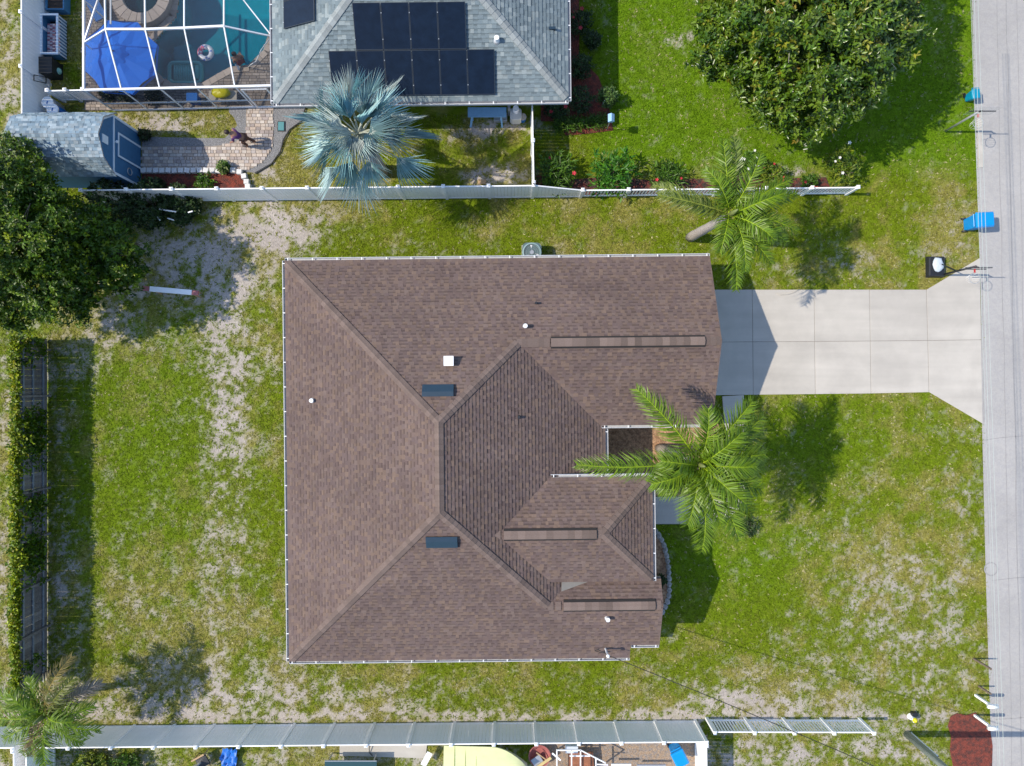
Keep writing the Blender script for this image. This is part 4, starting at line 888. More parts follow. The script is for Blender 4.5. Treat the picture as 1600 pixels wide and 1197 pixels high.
feather_palm('leaning feathery palm by the picket fence above the garage corner', P(1078, 371), P(1138, 338, 5.3),
    [(172, 25, 3.0, .8, (.10, .15, .02), (.22, .25, .04)), (160, 12, 3.2, .8, (.11, .16, .02), (.24, .26, .05)), (108, 35, 2.8, 1.0), (85, 25, 2.9, .9, (.09, .15, .02), (.2, .24, .05)), (60, 40, 2.5, 1.2), (35, 35, 2.5, 1.1), (12, 25, 2.6, .9), (-12, 20, 2.7, 1.0), (-30, 30, 2.4, 1.2), (-55, 25, 2.5, 1.2), (-85, 15, 2.9, 1.0), (-78, 35, 2.4, 1.3), (-115, 45, 1.8, 1.5), (128, 55, 2.2, 1.5), (20, 60, 2.2, 1.6), (-45, 60, 2.1, 1.7)], 6, ll=.56, nl=66)
BRN = (.15, .12, .06); BR2 = (.30, .22, .08); GRYF = (.22, .20, .18)
feather_palm('small feathery palm with dry brown fronds in the lower left corner', P(118, 1080), P(78, 1112, 3.0),
    [(72, 30, 3.0, 1.3, (.14, .13, .05), (.34, .24, .06)), (50, 35, 2.3, 1.2, (.10, .13, .02), (.22, .22, .04)), (38, 15, 2.5, 1.0, GRYF, (.26, .21, .15)), (100, 40, 1.8, 1.3), (-15, 20, 2.4, 1.1), (10, 30, 2.2, 1.2), (-45, 25, 2.0, 1.2), (-80, 25, 2.2, 1.1), (150, 25, 2.2, 1.1), (180, 20, 2.2, 1.1), (210, 30, 2.0, 1.2), (240, 25, 2.1, 1.2), (-100, 20, 1.8, 1.2, BRN, BR2), (130, 50, 1.8, 1.5), (0, 55, 1.8, 1.5)], 7, ll=.62, nl=60, trunk_r=.13)
# silver fan palm
def fan_leaf(t, c, az, el, pet, rad, rng, cols):
    b = MB(); d = Vector((math.cos(az) * math.cos(el), math.sin(az) * math.cos(el), math.sin(el))); hub = c + d * pet + Vector((0, 0, -.12 * pet)); b.tube([c, c + d * pet * .5 + Vector((0, 0, .03)), hub], .035, 5, r1=.022, col=(.42, .44, .36))
    tilt = el - .12 - rng.uniform(0, .30); f = Vector((math.cos(az) * math.cos(tilt), math.sin(az) * math.cos(tilt), math.sin(tilt))); roll = rng.uniform(-1.15, 1.15); s = f.cross(Vector((0, 0, 1))).normalized(); u = s.cross(f); s = (s * math.cos(roll) + u * math.sin(roll)).normalized(); u = s.cross(f)
    n = 24; k0 = rng.choice(cols); kk = rng.uniform(.55, 1.25); A = .95  # kk: leaf-to-leaf shading put into the colour
    for i in range(n):
        a0 = -A + 2 * A * i / n; a1 = -A + 2 * A * (i + 1) / n; am = (a0 + a1) / 2; rl = rad * (.72 + .28 * math.cos(am)) * rng.uniform(.90, 1.06); rm = rl * .36
        def pt(a, r_, h): return hub + (f * math.cos(a) + s * math.sin(a)) * r_ + u * h
        cup = .22 * rad * (abs(am) / A) ** 1.5; pl = pt(a0, rm, cup - .03); pr = pt(a1, rm, cup - .03); pm_ = pt(am, rm, cup + .04); tip = pt(am + rng.uniform(-.04, .04), rl, cup) + Vector((0, 0, -.09 * rl * rng.uniform(.2, 1.6)))
        e = rng.uniform(.70, 1.25) * kk; c_ = tuple(v * e for v in k0); c2 = tuple(v * e * .85 for v in k0)
        b.add([hub, pl, pm_, pr, tip], [(0, 2, 1), (1, 2, 4)], c_); b.add([hub, pl, pm_, pr, tip], [(0, 3, 2), (2, 3, 4)], c2)
        if i % 3 == 1:
            q = pt(am, rm * .4, cup * .4 + .03); q2 = tip + Vector((0, 0, .02)); w_ = s * .014; b.add([q - w_, q + w_, q2], [(0, 1, 2)], (.55, .60, .54))
    b.build('fan_leaf', M_silver, t)
rng = random.Random(15); base = P(596, 268); top = P(564, 216, 4.5); t = thing('fan_palm', 'silvery blue fan palm in front of the solar panel roof', 'palm tree', base)
b = MB(); b.tube([base, base.lerp(top, .5), top], [.32, .26, .24], 12); b.build('trunk', M_pbark, t, smooth=True)
for k in range(9):
    a = k * 2.4; b = MB(); q = base.lerp(top, .55 + .05 * k); b.bar(q, q + Vector((math.cos(a) * .45, math.sin(a) * .45, .35)), .09, .04); b.build('leaf_base', M_twood, t)
SILV = [(.28, .47, .48), (.44, .60, .58), (.19, .38, .41), (.58, .69, .65)]  # palest and deepest tones carry leaf highlights and shadows in the colour
for k in range(30):
    az = k * 2.39996 + rng.uniform(-.15, .15); s = k / 30; el = R(-8 + 76 * s + rng.uniform(-7, 7)); fan_leaf(t, top + Vector((0, 0, .10 + .45 * s)), az, el, (1.50 - .75 * s) * rng.uniform(.8, 1.15), 1.66 - .25 * s, rng, SILV)
# ================================================================== neighbour's shed
sx0, sx1, sy = -20.5, -16.86, 10.10; hw, zeav, zbrk, zrid, ybrk = 1.24, 2.15, 2.95, 3.30, .80
shed = thing('shed', 'blue gambrel-roofed garden shed with white trim half under the dark tree', 'shed', ((sx0 + sx1) / 2, sy, 0))
prof = [(-hw, 0), (hw, 0), (hw, zeav), (ybrk, zbrk), (0, zrid), (-ybrk, zbrk), (-hw, zeav)]
b = MB(); n = len(prof); b.add([(sx0, sy + p[0], p[1]) for p in prof] + [(sx1, sy + p[0], p[1]) for p in prof], [tuple(range(n - 1, -1, -1)), tuple(range(n, 2 * n)), (0, 1, n + 1, n), (1, 2, n + 2, n + 1), (6, 0, n, n + 6)]); b.build('wall', M_shedblue, shed)
b = MB(); ov = .10; rp = [(hw + .10, zeav - .08), (ybrk + .03, zbrk + .03), (0, zrid + .05), (-ybrk - .03, zbrk + .03), (-hw - .10, zeav - .08)]
ax0, ax1 = sx0 - ov, sx1 + ov
for i in range(4):
    (a0, z0), (a1, z1) = rp[i], rp[i + 1]; b.add([(ax0, sy + a0, z0), (ax1, sy + a0, z0), (ax1, sy + a1, z1), (ax0, sy + a1, z1)] + [(ax0, sy + a0, z0 - .04), (ax1, sy + a0, z0 - .04), (ax1, sy + a1, z1 - .04), (ax0, sy + a1, z1 - .04)], [(0, 1, 2, 3), (7, 6, 5, 4), (0, 4, 5, 1), (2, 6, 7, 3), (0, 3, 7, 4), (1, 5, 6, 2)])
sr = b.build('roof', M_fascia, shed)
M_sshing = mat('shed_shingle', (.3, .4, .45), .9, .15, 18, .4, 80, spec=.2, attr=True, bdist=.01)
rng = random.Random(31)
for i in range(4):
    (a0, z0), (a1, z1) = rp[i], rp[i + 1]
    if z0 > z1: a0, z0, a1, z1 = a1, z1, a0, z0
    L = math.hypot(a1 - a0, z1 - z0); nr = max(2, round(L / .125)); b = MB(); nrm = Vector((0, (z1 - z0), abs(a1 - a0))); nrm.y *= 1 if a0 > a1 else -1; nrm.normalize()
    for r_ in range(nr):
        x = ax0 - rng.random() * .2
        while x < ax1:
            w = rng.uniform(.12, .21); xa, xb = max(ax0, x), min(ax1, x + w); x += w
            if xb - xa < .01: continue
            th = rng.choice((.014, .030)); s0, s1 = r_ / nr, (r_ + 1) / nr; k = rng.uniform(.7, 1.2); c = tuple(v * k for v in rng.choice(((.22, .29, .34), (.18, .25, .31), (.29, .35, .39))))
            pa = lambda s, t: Vector((0, sy + a0 + (a1 - a0) * s, z0 + (z1 - z0) * s)) + nrm * t
            l0, l1, e0 = pa(s0, th + .006), pa(s1, .008), pa(s0, 0)
            b.add([(xa, l0.y, l0.z), (xb, l0.y, l0.z), (xb, l1.y, l1.z), (xa, l1.y, l1.z), (xa, e0.y, e0.z), (xb, e0.y, e0.z)], [(0, 1, 2, 3), (4, 5, 1, 0)], c)
    b.build('shingles', M_sshing, sr, kind='stuff')
X = sx1 + .004; M_strim = mat('shed_trim', (.62, .70, .78), .5, .05)
def strim(pts, w, nm='trim'):
    b = MB()
    for p, q in zip(pts[:-1], pts[1:]): b.bar((X + .015, sy + p[0], p[1]), (X + .015, sy + q[0], q[1]), .03, w, up=(1, 0, 0)) if False else b.add([(X, sy + p[0] + o[0], p[1] + o[1]) for p, o in _seg(p, q, w)] + [(X + .03, sy + p[0] + o[0], p[1] + o[1]) for p, o in _seg(p, q, w)], [(0, 1, 2, 3), (7, 6, 5, 4), (0, 4, 5, 1), (1, 5, 6, 2), (2, 6, 7, 3), (3, 7, 4, 0)])
    return b.build(nm, M_strim, shed)
def _seg(p, q, w):
    d = Vector((q[0] - p[0], q[1] - p[1])).normalized(); nn = (-d.y * w / 2, d.x * w / 2); mm = (-nn[0], -nn[1]); return [(p, nn), (p, mm), (q, mm), (q, nn)]
strim([(-hw, zeav - .02), (hw, zeav - .02)], .09); strim([(-hw + .05, .05), (-hw + .05, zeav - .08)], .10, 'corner_board'); strim([(hw - .05, .05), (hw - .05, zeav - .08)], .10, 'corner_board')
strim([(hw - .02, zeav + .04), (ybrk - .02, zbrk - .03)], .09); strim([(ybrk - .04, zbrk - .02), (.02, zrid - .04)], .09); strim([(-.02, zrid - .04), (-ybrk + .04, zbrk - .02)], .09); strim([(-ybrk + .02, zbrk - .03), (-hw + .02, zeav + .04)], .09)
dr = MB().box(X, sy - .42, .06, X + .02, sy + .62, 1.85).build('door', M_shedblue, shed)
for q in ((-.42, .06, -.34, 1.85), (.54, .06, .62, 1.85), (-.34, 1.77, .54, 1.85)): MB().box(X + .021, sy + q[0], q[1], X + .045, sy + q[2], q[3]).build('door_trim', M_strim, dr)
MB().box(X, sy - .18, 2.55, X + .03, sy + .16, 2.95).build('gable_vent', M_strim, shed)
b = MB(); b.tube([(X + .03, sy - .80 + .15 * math.cos(a), .95 + .17 * math.sin(a)) for a in [i * math.pi / 9 for i in range(18)]], .022, 5, closed=True); b.build('wreath', M_steel, shed)
b = MB(); b.tube([(X, sy + .1, 2.12), (X + .14, sy + .1, 2.15)], .03, 6); b.ball((X + .16, sy + .1, 2.14), .06); b.build('lantern', M_wmetal, shed)
r = thing('lattice_panel', 'small white lattice panel leaning at the front corner of the blue shed', 'lattice', (-16.7, 8.66, 0)); off = Vector((-16.7, 8.66, 0))
MB().box(-17.25, 8.63, 0, -17.19, 8.69, .95).build('post', M_white, r); MB().box(-16.42, 8.63, 0, -16.36, 8.69, .95).build('post', M_white, r)
for k in range(7): MB().bar((-17.2 + k * .1, 8.66, .08), (-16.98 + k * .1, 8.66, .9), .03, .012, up=(0, 1, 0)).build('slat', M_white, r)

# ================================================================== pool, spa, deck, screen cage
M_water = bpy.data.materials.new('pool_water'); M_water.use_nodes = True; nt = M_water.node_tree; N_ = nt.nodes; N_.remove(N_['Principled BSDF'])
tr = N_.new('ShaderNodeBsdfTransparent'); tr.inputs[0].default_value = (.20, .62, .70, 1); gl = N_.new('ShaderNodeBsdfGlossy'); gl.inputs['Roughness'].default_value = .03; fr = N_.new('ShaderNodeFresnel'); fr.inputs[0].default_value = 1.33; mx = N_.new('ShaderNodeMixShader')
no = N_.new('ShaderNodeTexNoise'); no.inputs['Scale'].default_value = 3; tcw = N_.new('ShaderNodeTexCoord'); bp = N_.new('ShaderNodeBump'); bp.inputs['Strength'].default_value = .25; bp.inputs['Distance'].default_value = .1
for a_, b_ in ((tcw.outputs['Object'], no.inputs['Vector']), (no.outputs[0], bp.inputs['Height']), (bp.outputs[0], gl.inputs['Normal']), (bp.outputs[0], fr.inputs['Normal']), (fr.outputs[0], mx.inputs[0]), (tr.outputs[0], mx.inputs[1]), (gl.outputs[0], mx.inputs[2]), (mx.outputs[0], N_['Material Output'].inputs[0])): nt.links.new(a_, b_)
# deck with pool opening
dk = MB(); bm = bmesh.new()
def loop(poly, z): return [bm.verts.new((p[0], p[1], z)) for p in poly]
o_ = loop(NDECK, .04); i_ = loop(POOL, .04); ed = [bm.edges.new((o_[k], o_[(k + 1) % len(o_)])) for k in range(len(o_))] + [bm.edges.new((i_[k], i_[(k + 1) % len(i_)])) for k in range(len(i_))]
bmesh.ops.triangle_fill(bm, use_beauty=True, use_dissolve=False, edges=ed); bmesh.ops.recalc_face_normals(bm, faces=bm.faces)
for f in bm.faces:
    if f.normal.z < 0: f.normal_flip()
me = bpy.data.meshes.new('pool_deck'); bm.to_mesh(me); bm.free(); pdeck = setp(link('pool_deck', me, mat('deck_joint', (.24, .21, .185), .95)), kind='structure')
SPA = [(P(228, 0).x + 1.30 * math.cos(t * .2618), P(228, 0).y + 1.30 * math.sin(t * .2618)) for t in range(24)]
pavers('deck_pavers', NDECK, .075, (.24, .13), [(.30, .25, .21), (.26, .22, .195), (.34, .29, .25), (.23, .20, .18)], 9, pdeck, holes=(POOL, SPA))
b = MB(); n = len(POOL); cx = sum(p[0] for p in POOL) / n; cy = sum(p[1] for p in POOL) / n
b.add([(p[0], p[1], .04) for p in POOL] + [(p[0] + (cx - p[0]) * .06, p[1] + (cy - p[1]) * .06, -1.25) for p in POOL], [(k, n + k, n + (k + 1) % n, (k + 1) % n) for k in range(n)] + [tuple(range(n, 2 * n))])
bs = gp([(262, 64), (288, 60), (290, 92), (264, 96)]); b.prism(bs, -1.2, -.55)
pool = setp(b.build('pool_basin', M_basin, None), kind='structure')
o = sheet('pool_water', POOL, -.06, M_water); 
cp = MB(); pp = POOL; 
for k in range(n):
    p, q = Vector((*pp[k], 0)), Vector((*pp[(k + 1) % n], 0)); d = (q - p).normalized(); nn = Vector((d.y, -d.x, 0)) 
    if nn.dot(Vector((cx, cy, 0)) - p) > 0: nn = -nn
    m_ = max(1, round((q - p).length / .32))
    for j in range(m_):
        a0 = p + (q - p) * (j / m_) + d * .006; a1 = p + (q - p) * ((j + 1) / m_) - d * .006
        cb = MB(); cb.prism([tuple((a0 - nn * .04)[:2]), tuple((a1 - nn * .04)[:2]), tuple((a1 + nn * .24)[:2]), tuple((a0 + nn * .24)[:2])], .05, .10); cb.build('coping_stone', mat('coping', (.44, .37, .31), .85, .15, 8, orand=.15), pdeck)
c = P(228, 0); r = thing('spa', 'round raised stone spa joined to the teal pool', 'spa', c)
b = MB(); b.lathe(c.x, c.y, [(1.28, 0.0), (1.30, .42), (1.30, .45), (.84, .45), (.82, .40), (.80, -.0), (.05, -.0)], 40); b.build('shell', mat('spa_stone', (.36, .31, .27), .85, .2, 7, .3, 30), r)
b = MB(); b.cyl(c.x, c.y, .335, .34, .815, n=40); b.build('water', M_water, r)
for k in range(22):
    a0, a1 = k * 2 * math.pi / 22 + .01, (k + 1) * 2 * math.pi / 22 - .01; b = MB(); b.prism([(c.x + q * math.cos(a), c.y + q * math.sin(a)) for q, a in ((.85, a0), (1.34, a0), (1.34, a1), (.85, a1))], .455, .50); b.build('coping_stone', MATS['coping'], r)
# screen enclosure
EZ, RZ = 2.2, 3.15
cage = thing('pool_cage', 'white aluminium screen enclosure standing over the teal pool', 'pool cage', P(280, 80))
M_screen = bpy.data.materials.new('insect_screen'); M_screen.use_nodes = True; nt = M_screen.node_tree; N_ = nt.nodes
N_['Principled BSDF'].inputs['Base Color'].default_value = (.03, .035, .045, 1); N_['Principled BSDF'].inputs['Roughness'].default_value = .9; tr = N_.new('ShaderNodeBsdfTransparent'); mx = N_.new('ShaderNodeMixShader'); mx.inputs[0].default_value = .36
nt.links.new(tr.outputs[0], mx.inputs[1]); nt.links.new(N_['Principled BSDF'].outputs[0], mx.inputs[2]); nt.links.new(mx.outputs[0], N_['Material Output'].inputs[0])
SW, SE, NW = P(131, 141, EZ), P(426, 134, EZ), P(131, -60, EZ); W1 = P(131, 67, EZ); E1 = P(425, 57, EZ)
roofp = [P(165, 46, RZ), P(227, 46, RZ), P(288, 44, RZ), P(350, 41, RZ)]; eavep = [P(190, 140, EZ), P(250, 138.5, EZ), P(307, 137, EZ), P(367, 135, EZ)]; topp = [P(163, -60, RZ), P(226, -60, RZ), P(288, -60, RZ), P(350, -60, RZ)]
def beam(p, q, w=.048, h=.08, nm='beam', m=M_wmetal): return MB().bar(p, q, w, h).build(nm, m, cage)
beam(SW, SE, .08, .10); beam(NW, SW, .08, .10); beam(W1, roofp[0]); beam(roofp[3], E1)
beam(P(131, 67, EZ), P(153, 0, 2.75)); beam(P(380, 0, 2.75), E1); beam(P(153, 0, 2.75), P(163, -40, RZ)); beam(P(380, 0, 2.75), P(352, -40, RZ))
for a_, b_ in zip(roofp[:-1], roofp[1:]): beam(a_, b_, .08, .10)
for a_, b_ in zip(roofp, eavep): beam(a_, b_)
for a_, b_ in zip(roofp, topp): beam(a_, b_)
beam(P(173, -60, RZ - .35), P(173, 38, RZ - .35), .05, .06)
gnd = lambda v: Vector((v.x, v.y, .05))
for q in eavep + [SW, SE]: beam(q, gnd(q), .05, .05, 'post')
for k, q in enumerate([P(131, 67, EZ), P(131, 0, EZ)]): beam(q, gnd(q), .05, .05, 'post')
beam(gnd(SW) + Vector((0, 0, .03)), gnd(SE) + Vector((0, 0, .03)), .06, .06, 'base_rail'); beam(gnd(SW) + Vector((0, 0, .75)), gnd(SE) + Vector((0, 0, .75)), .05, .05, 'chair_rail', mat('dull_aluminium', (.40, .46, .50), .45))
dq = eavep[3].lerp(SE, .12); dq2 = eavep[3].lerp(SE, .80); 
for s0, s1 in (((dq, .1), (dq, 2.0)), ((dq2, .1), (dq2, 2.0)), ((dq, 2.0), (dq2, 2.0)), ((dq, .12), (dq2, .12))):
    p = Vector((s0[0].x, s0[0].y - .05, s0[1])); q = Vector((s1[0].x, s1[0].y - .05, s1[1])); beam(p, q, .04, .07, 'door_frame')
def screen(pts): MB().add(pts, [tuple(range(len(pts)))]).build('screen', M_screen, cage)
screen([SW, eavep[0], roofp[0], W1]); screen([eavep[3], SE, E1, roofp[3]])
for k in range(3): screen([eavep[k], eavep[k + 1], roofp[k + 1], roofp[k]]); screen([roofp[k], roofp[k + 1], topp[k + 1], topp[k]])
screen([W1, roofp[0], topp[0], NW]); screen([roofp[3], E1, P(426, -60, EZ), topp[3]])
wl_ = [SW] + eavep + [SE]
for a_, b_ in zip(wl_[:-1], wl_[1:]): screen([gnd(a_), gnd(b_), b_, a_])
screen([gnd(NW), gnd(SW), SW, NW])

# umbrella inside the cage
uc = P(183, 85, 1.8); r = thing('patio_umbrella', 'large blue octagonal patio umbrella under the pool cage', 'umbrella', Vector((uc.x, uc.y, .08)))
n = 8; rad = 1.68; ring = [Vector((uc.x + rad * math.cos(2 * math.pi * k / n + .32), uc.y + rad * math.sin(2 * math.pi * k / n + .32), 1.56)) for k in range(n)]; apex = Vector((uc.x, uc.y, 1.98))
for k in range(n):
    a_, b_ = ring[k], ring[(k + 1) % n]; m1 = (a_ + b_) / 2 + (apex - (a_ + b_) / 2) * .05; q = (apex + (a_ + b_) / 2) / 2 - Vector((0, 0, .05)); b = MB(); b.add([apex, a_, m1, b_, (apex + a_) / 2, (apex + b_) / 2, q], [(0, 4, 6), (0, 6, 5), (4, 1, 2, 6), (6, 2, 3, 5)])
    b.add([a_, b_, b_ - Vector((0, 0, .13)), a_ - Vector((0, 0, .13))], [(0, 1, 2, 3)]); b.build('canopy_panel', M_ublue, r)
b = MB()
for k in range(n): b.tube([apex - Vector((0, 0, .02)), ring[k] - Vector((0, 0, .02))], .012, 5)
b.build('rib', M_wmetal, r); b = MB(); b.lathe(uc.x, uc.y, [(.50, 1.84), (.30, 1.98), (.06, 2.09), (.0, 2.10)], 8); b.build('vent_cap', M_ublue, r); MB().cyl(uc.x, uc.y, .08, 1.98, .025, n=10).build('pole', M_wmetal, r); MB().cyl(uc.x, uc.y, .08, .16, .25, n=20).build('base', M_black, r); MB().ball((uc.x, uc.y, 2.12), .035).build('finial', M_black, r)
# floats in the pool
def torus(c, R_, r_, n=28, m=12, m0=M_white, f=None):
    b = MB(); vs = []; fs = []; 
    for i in range(n):
        t = 2 * math.pi * i / n
        for j in range(m): ph = 2 * math.pi * j / m; vs.append((c.x + (R_ + r_ * math.cos(ph)) * math.cos(t), c.y + (R_ + r_ * math.cos(ph)) * math.sin(t), c.z + r_ * math.sin(ph)))
    fc = []
    for i in range(n):
        for j in range(m): fs.append((i * m + j, ((i + 1) % n) * m + j, ((i + 1) % n) * m + (j + 1) % m, i * m + (j + 1) % m)); fc.append(f(i / n, j / m))
    b.add(vs, fs); b.c = fc; return b
rng = random.Random(2); c = P(321.5, 82.5, .04); M_float = mat('float_vinyl', (.7, .7, .7), .3, attr=True)
o = torus(c, .265, .11, f=lambda t, p: (.75, .16, .25) if (.25 < t < .55 and rng.random() < .55) else ((.06, .16, .55) if (.62 < t < .95 and p > .4 or rng.random() < .12) else (.72, .74, .78))).build('swim_ring', M_float, None, smooth=True, loc=c); setp(o, 'white swim ring with pink and blue print floating in the pool', 'pool float')
c = P(290, 114, .02); r = thing('pool_lounger', 'teal inflatable lounger float in the pool beside the blue umbrella', 'pool float', c)
def rrect(w, h, rad, n=5): return [(sx * (w / 2 - rad) + rad * math.cos(a), sy * (h / 2 - rad) + rad * math.sin(a)) for sx, sy, a0 in ((1, 1, 0), (-1, 1, 90), (-1, -1, 180), (1, -1, 270)) for a in [R(a0 + 90 * k / n) for k in range(n + 1)]]
M_tfl = mat('teal_vinyl', (.02, .30, .32), .35, .08, 5)
b = MB(); b.tube([(c.x + p[0], c.y + p[1], c.z) for p in rrect(1.45, .90, .22)], .10, 8, closed=True); b.build('rim', M_tfl, r, smooth=True)
for k in range(9): b = MB(); x = c.x - .48 + k * .105; b.tube([(x, c.y - .36, c.z), (x, c.y + .36, c.z)], .062, 8); b.build('tube', M_tfl, r, smooth=True)
b = MB(); b.tube([(c.x + .55, c.y - .3, c.z + .03), (c.x + .55, c.y + .3, c.z + .03)], .12, 8); b.build('pillow', M_tfl, r, smooth=True)
# things inside the cage by the screen wall
c = P(348, 150, .5); r = thing('patio_table', 'low pale table holding the yellow float inside the pool cage', 'table', Vector((c.x, c.y, .08)))
MB().box(c.x - .62, c.y - .24, .46, c.x + .62, c.y + .24, .50).build('table_top', M_concrete, r)
for dx in (-.55, .55):
    for dy in (-.18, .18): MB().cyl(c.x + dx, c.y + dy, .08, .46, .02, n=8).build('leg', M_steel, r)
rng = random.Random(4); b = MB(); b.ball((c.x - .02, c.y + .1, .66), .42, .26, .17, 18, 10, .09, rng); o = b.build('vinyl_float', M_yellow, None, smooth=True, loc=(c.x, c.y + .1, .5)); setp(o, 'crumpled bright yellow vinyl float on the pale table', 'pool float')
c = P(304, 156, .3); r = thing('storage_tub', 'blue plastic storage tub against the pool cage screen wall', 'tub', Vector((c.x, c.y, .08))); MB().cbox((c.x, c.y, .30), (.38, .30, .44), top=(.44, .36)).build('body', M_bluepl, r); MB().cbox((c.x, c.y, .55), (.48, .40, .05)).build('lid', M_bluepl, r)
for k, (px, py, lab) in enumerate(((205, 153, 'dark potted plant left of the tub inside the pool cage'), (245, 155, 'dark potted plant in the middle of the pool cage wall'), (175, 150, 'dark potted plant nearest the cage corner'))):
    shrub(lab, px, py, .3, .6, 90 + k, [(.02, .035, .012), (.03, .05, .015)], n=60, leaf=(.16, .4), group='dark pot plants inside the pool cage', name='potted_plant', cat='plant')
# dark lounger by the spa
c = P(146, 8, .5); r = thing('sun_lounger', 'blue sun lounger at the upper left inside the pool cage', 'lounger', Vector((c.x, c.y, .08))); MB().cbox((c.x, c.y, .40), (.55, 1.3, .07), rz=.5).build('seat', M_bluepl, r); MB().cbox((c.x + .35, c.y + .62, .62), (.55, .5, .06), rz=.5).build('backrest', M_bluepl, r)
for dx, dy in ((-.1, -.55), (.35, -.35), (-.35, .35), (.1, .5)): MB().cyl(c.x + dx, c.y + dy, .08, .38, .02, n=8).build('leg', M_steel, r)
b = MB(); pts = [P(400, 96, .9), P(408, 78, .9), P(420, 62, .9)]; r = thing('pool_handrail', 'pale curved handrail at the edge of the pool near the grey roof', 'handrail', P(395, 105, .1)); b.tube([P(388, 105, .1), P(392, 101, .75)] + pts + [P(421, 60, .1)], .022, 6); b.build('rail', M_wmetal, r, smooth=True)

# ================================================================== people
def skin_body(name, joints, edges, m, parent, root=0, sub=2):
    me = bpy.data.meshes.new(name); off = ORG[parent.name]; me.from_pydata([tuple(Vector(j[0]) - off) for j in joints], edges, []); me.materials.append(m)
    o = bpy.data.objects.new(name, me); COL.objects.link(o); o.parent = parent; md = o.modifiers.new('skin', 'SKIN'); md.use_smooth_shade = True
    for i, j in enumerate(joints): v = me.skin_vertices[0].data[i]; v.radius = (j[1], j[2] if len(j) > 2 else j[1]); v.use_root = (i == root)
    s = o.modifiers.new('sub', 'SUBSURF'); s.levels = sub; s.render_levels = sub; return o
def hand(J, E, w, d, s=1.0):
    """palm and five fingers grown from wrist vertex w along d"""
    p = Vector(J[w][0]); d = Vector(d).normalized(); x = d.cross(Vector((0, 0, 1))).normalized(); J.append((p + d * .07 * s, .026 * s)); k = len(J) - 1; E.append((w, k))
    for i, l in enumerate((.07, .08, .075, .06)):
        a = p + d * .10 * s + x * (i - 1.5) * .019 * s; J.append((a, .009 * s)); J.append((a + d * l * s - Vector((0, 0, .025 * s)), .007 * s)); E.append((k, len(J) - 2)); E.append((len(J) - 2, len(J) - 1))
    a = p + d * .05 * s + x * -.04 * s; J.append((a, .010 * s)); J.append((a + d * .05 * s + x * -.01, .008 * s)); E.append((k, len(J) - 2)); E.append((len(J) - 2, len(J) - 1))
f = P(392, 226); fwd = Vector((-1, .08, 0)).normalized(); lf = Vector((-fwd.y, fwd.x, 0)); U = Vector((0, 0, 1)); f = Vector((f.x, f.y, .055))
pr = thing('person', 'person in a purple shirt and brown trousers bending forward on the paver path', 'person', f)
at = lambda a, l, z: f + fwd * a + lf * l + U * z
J = [(at(.02, 0, .88), .13, .11), (at(.16, 0, 1.06), .13, .11), (at(.32, 0, 1.22), .14, .11), (at(.40, 0, 1.28), .06), (at(.50, 0, 1.35), .09, .10), (at(.56, 0, 1.38), .08, .085)]
E = [(0, 1), (1, 2), (2, 3), (3, 4), (4, 5)]
for sg in (1, -1):
    h = len(J); J += [(at(.0, sg * .09, .82), .088), (at(.06 + .12 * sg, sg * .10, .46), .060), (at(-.10 + .16 * sg, sg * .10, .09), .042), (at(.06 + .16 * sg, sg * .11, .035), .036)]; E += [(0, h), (h, h + 1), (h + 1, h + 2), (h + 2, h + 3)]
    s = len(J); J += [(at(.31, sg * .19, 1.20), .055), (at(.36, sg * .24, .93), .044), (at(.52, sg * .20, .73), .032)]; E += [(2, s), (s, s + 1), (s + 1, s + 2)]; hand(J, E, s + 2, fwd - U * .6)
skin_body('body', J, E, M_skin, pr)
Js = [(at(.05, 0, .90), .155, .135), (at(.16, 0, 1.06), .16, .135), (at(.32, 0, 1.22), .165, .13)] ; Es = [(0, 1), (1, 2)]
for sg in (1, -1): s = len(Js); Js += [(at(.31, sg * .20, 1.195), .075), (at(.34, sg * .235, 1.02), .068)]; Es += [(2, s), (s, s + 1)]
skin_body('shirt', Js, Es, M_purple, pr)
Jt = [(at(.0, 0, .86), .155, .13)]; Et = []
for sg in (1, -1): h = len(Jt); Jt += [(at(.0, sg * .09, .80), .105), (at(.06 + .12 * sg, sg * .10, .46), .075), (at(-.09 + .16 * sg, sg * .10, .14), .06)]; Et += [(0, h), (h, h + 1), (h + 1, h + 2)]
skin_body('trousers', Jt, Et, M_brown, pr); b = MB(); q = at(.50, 0, 1.40); b.ball(q, .115, .105, .105, 16, 10); b.build('hair', M_hair, pr, smooth=True)
b = MB(); 
for sg in (1, -1): b.ball(at(.605, sg * .035, 1.375), .013)
b.ball(at(.625, 0, 1.345), .02); b.build('face', M_hair, pr)
for sg in (1, -1): b = MB(); b.ball(at(.04 + .16 * sg, sg * .11, .04), .13, .05, .045); b.build('shoe', M_black, pr, smooth=True)
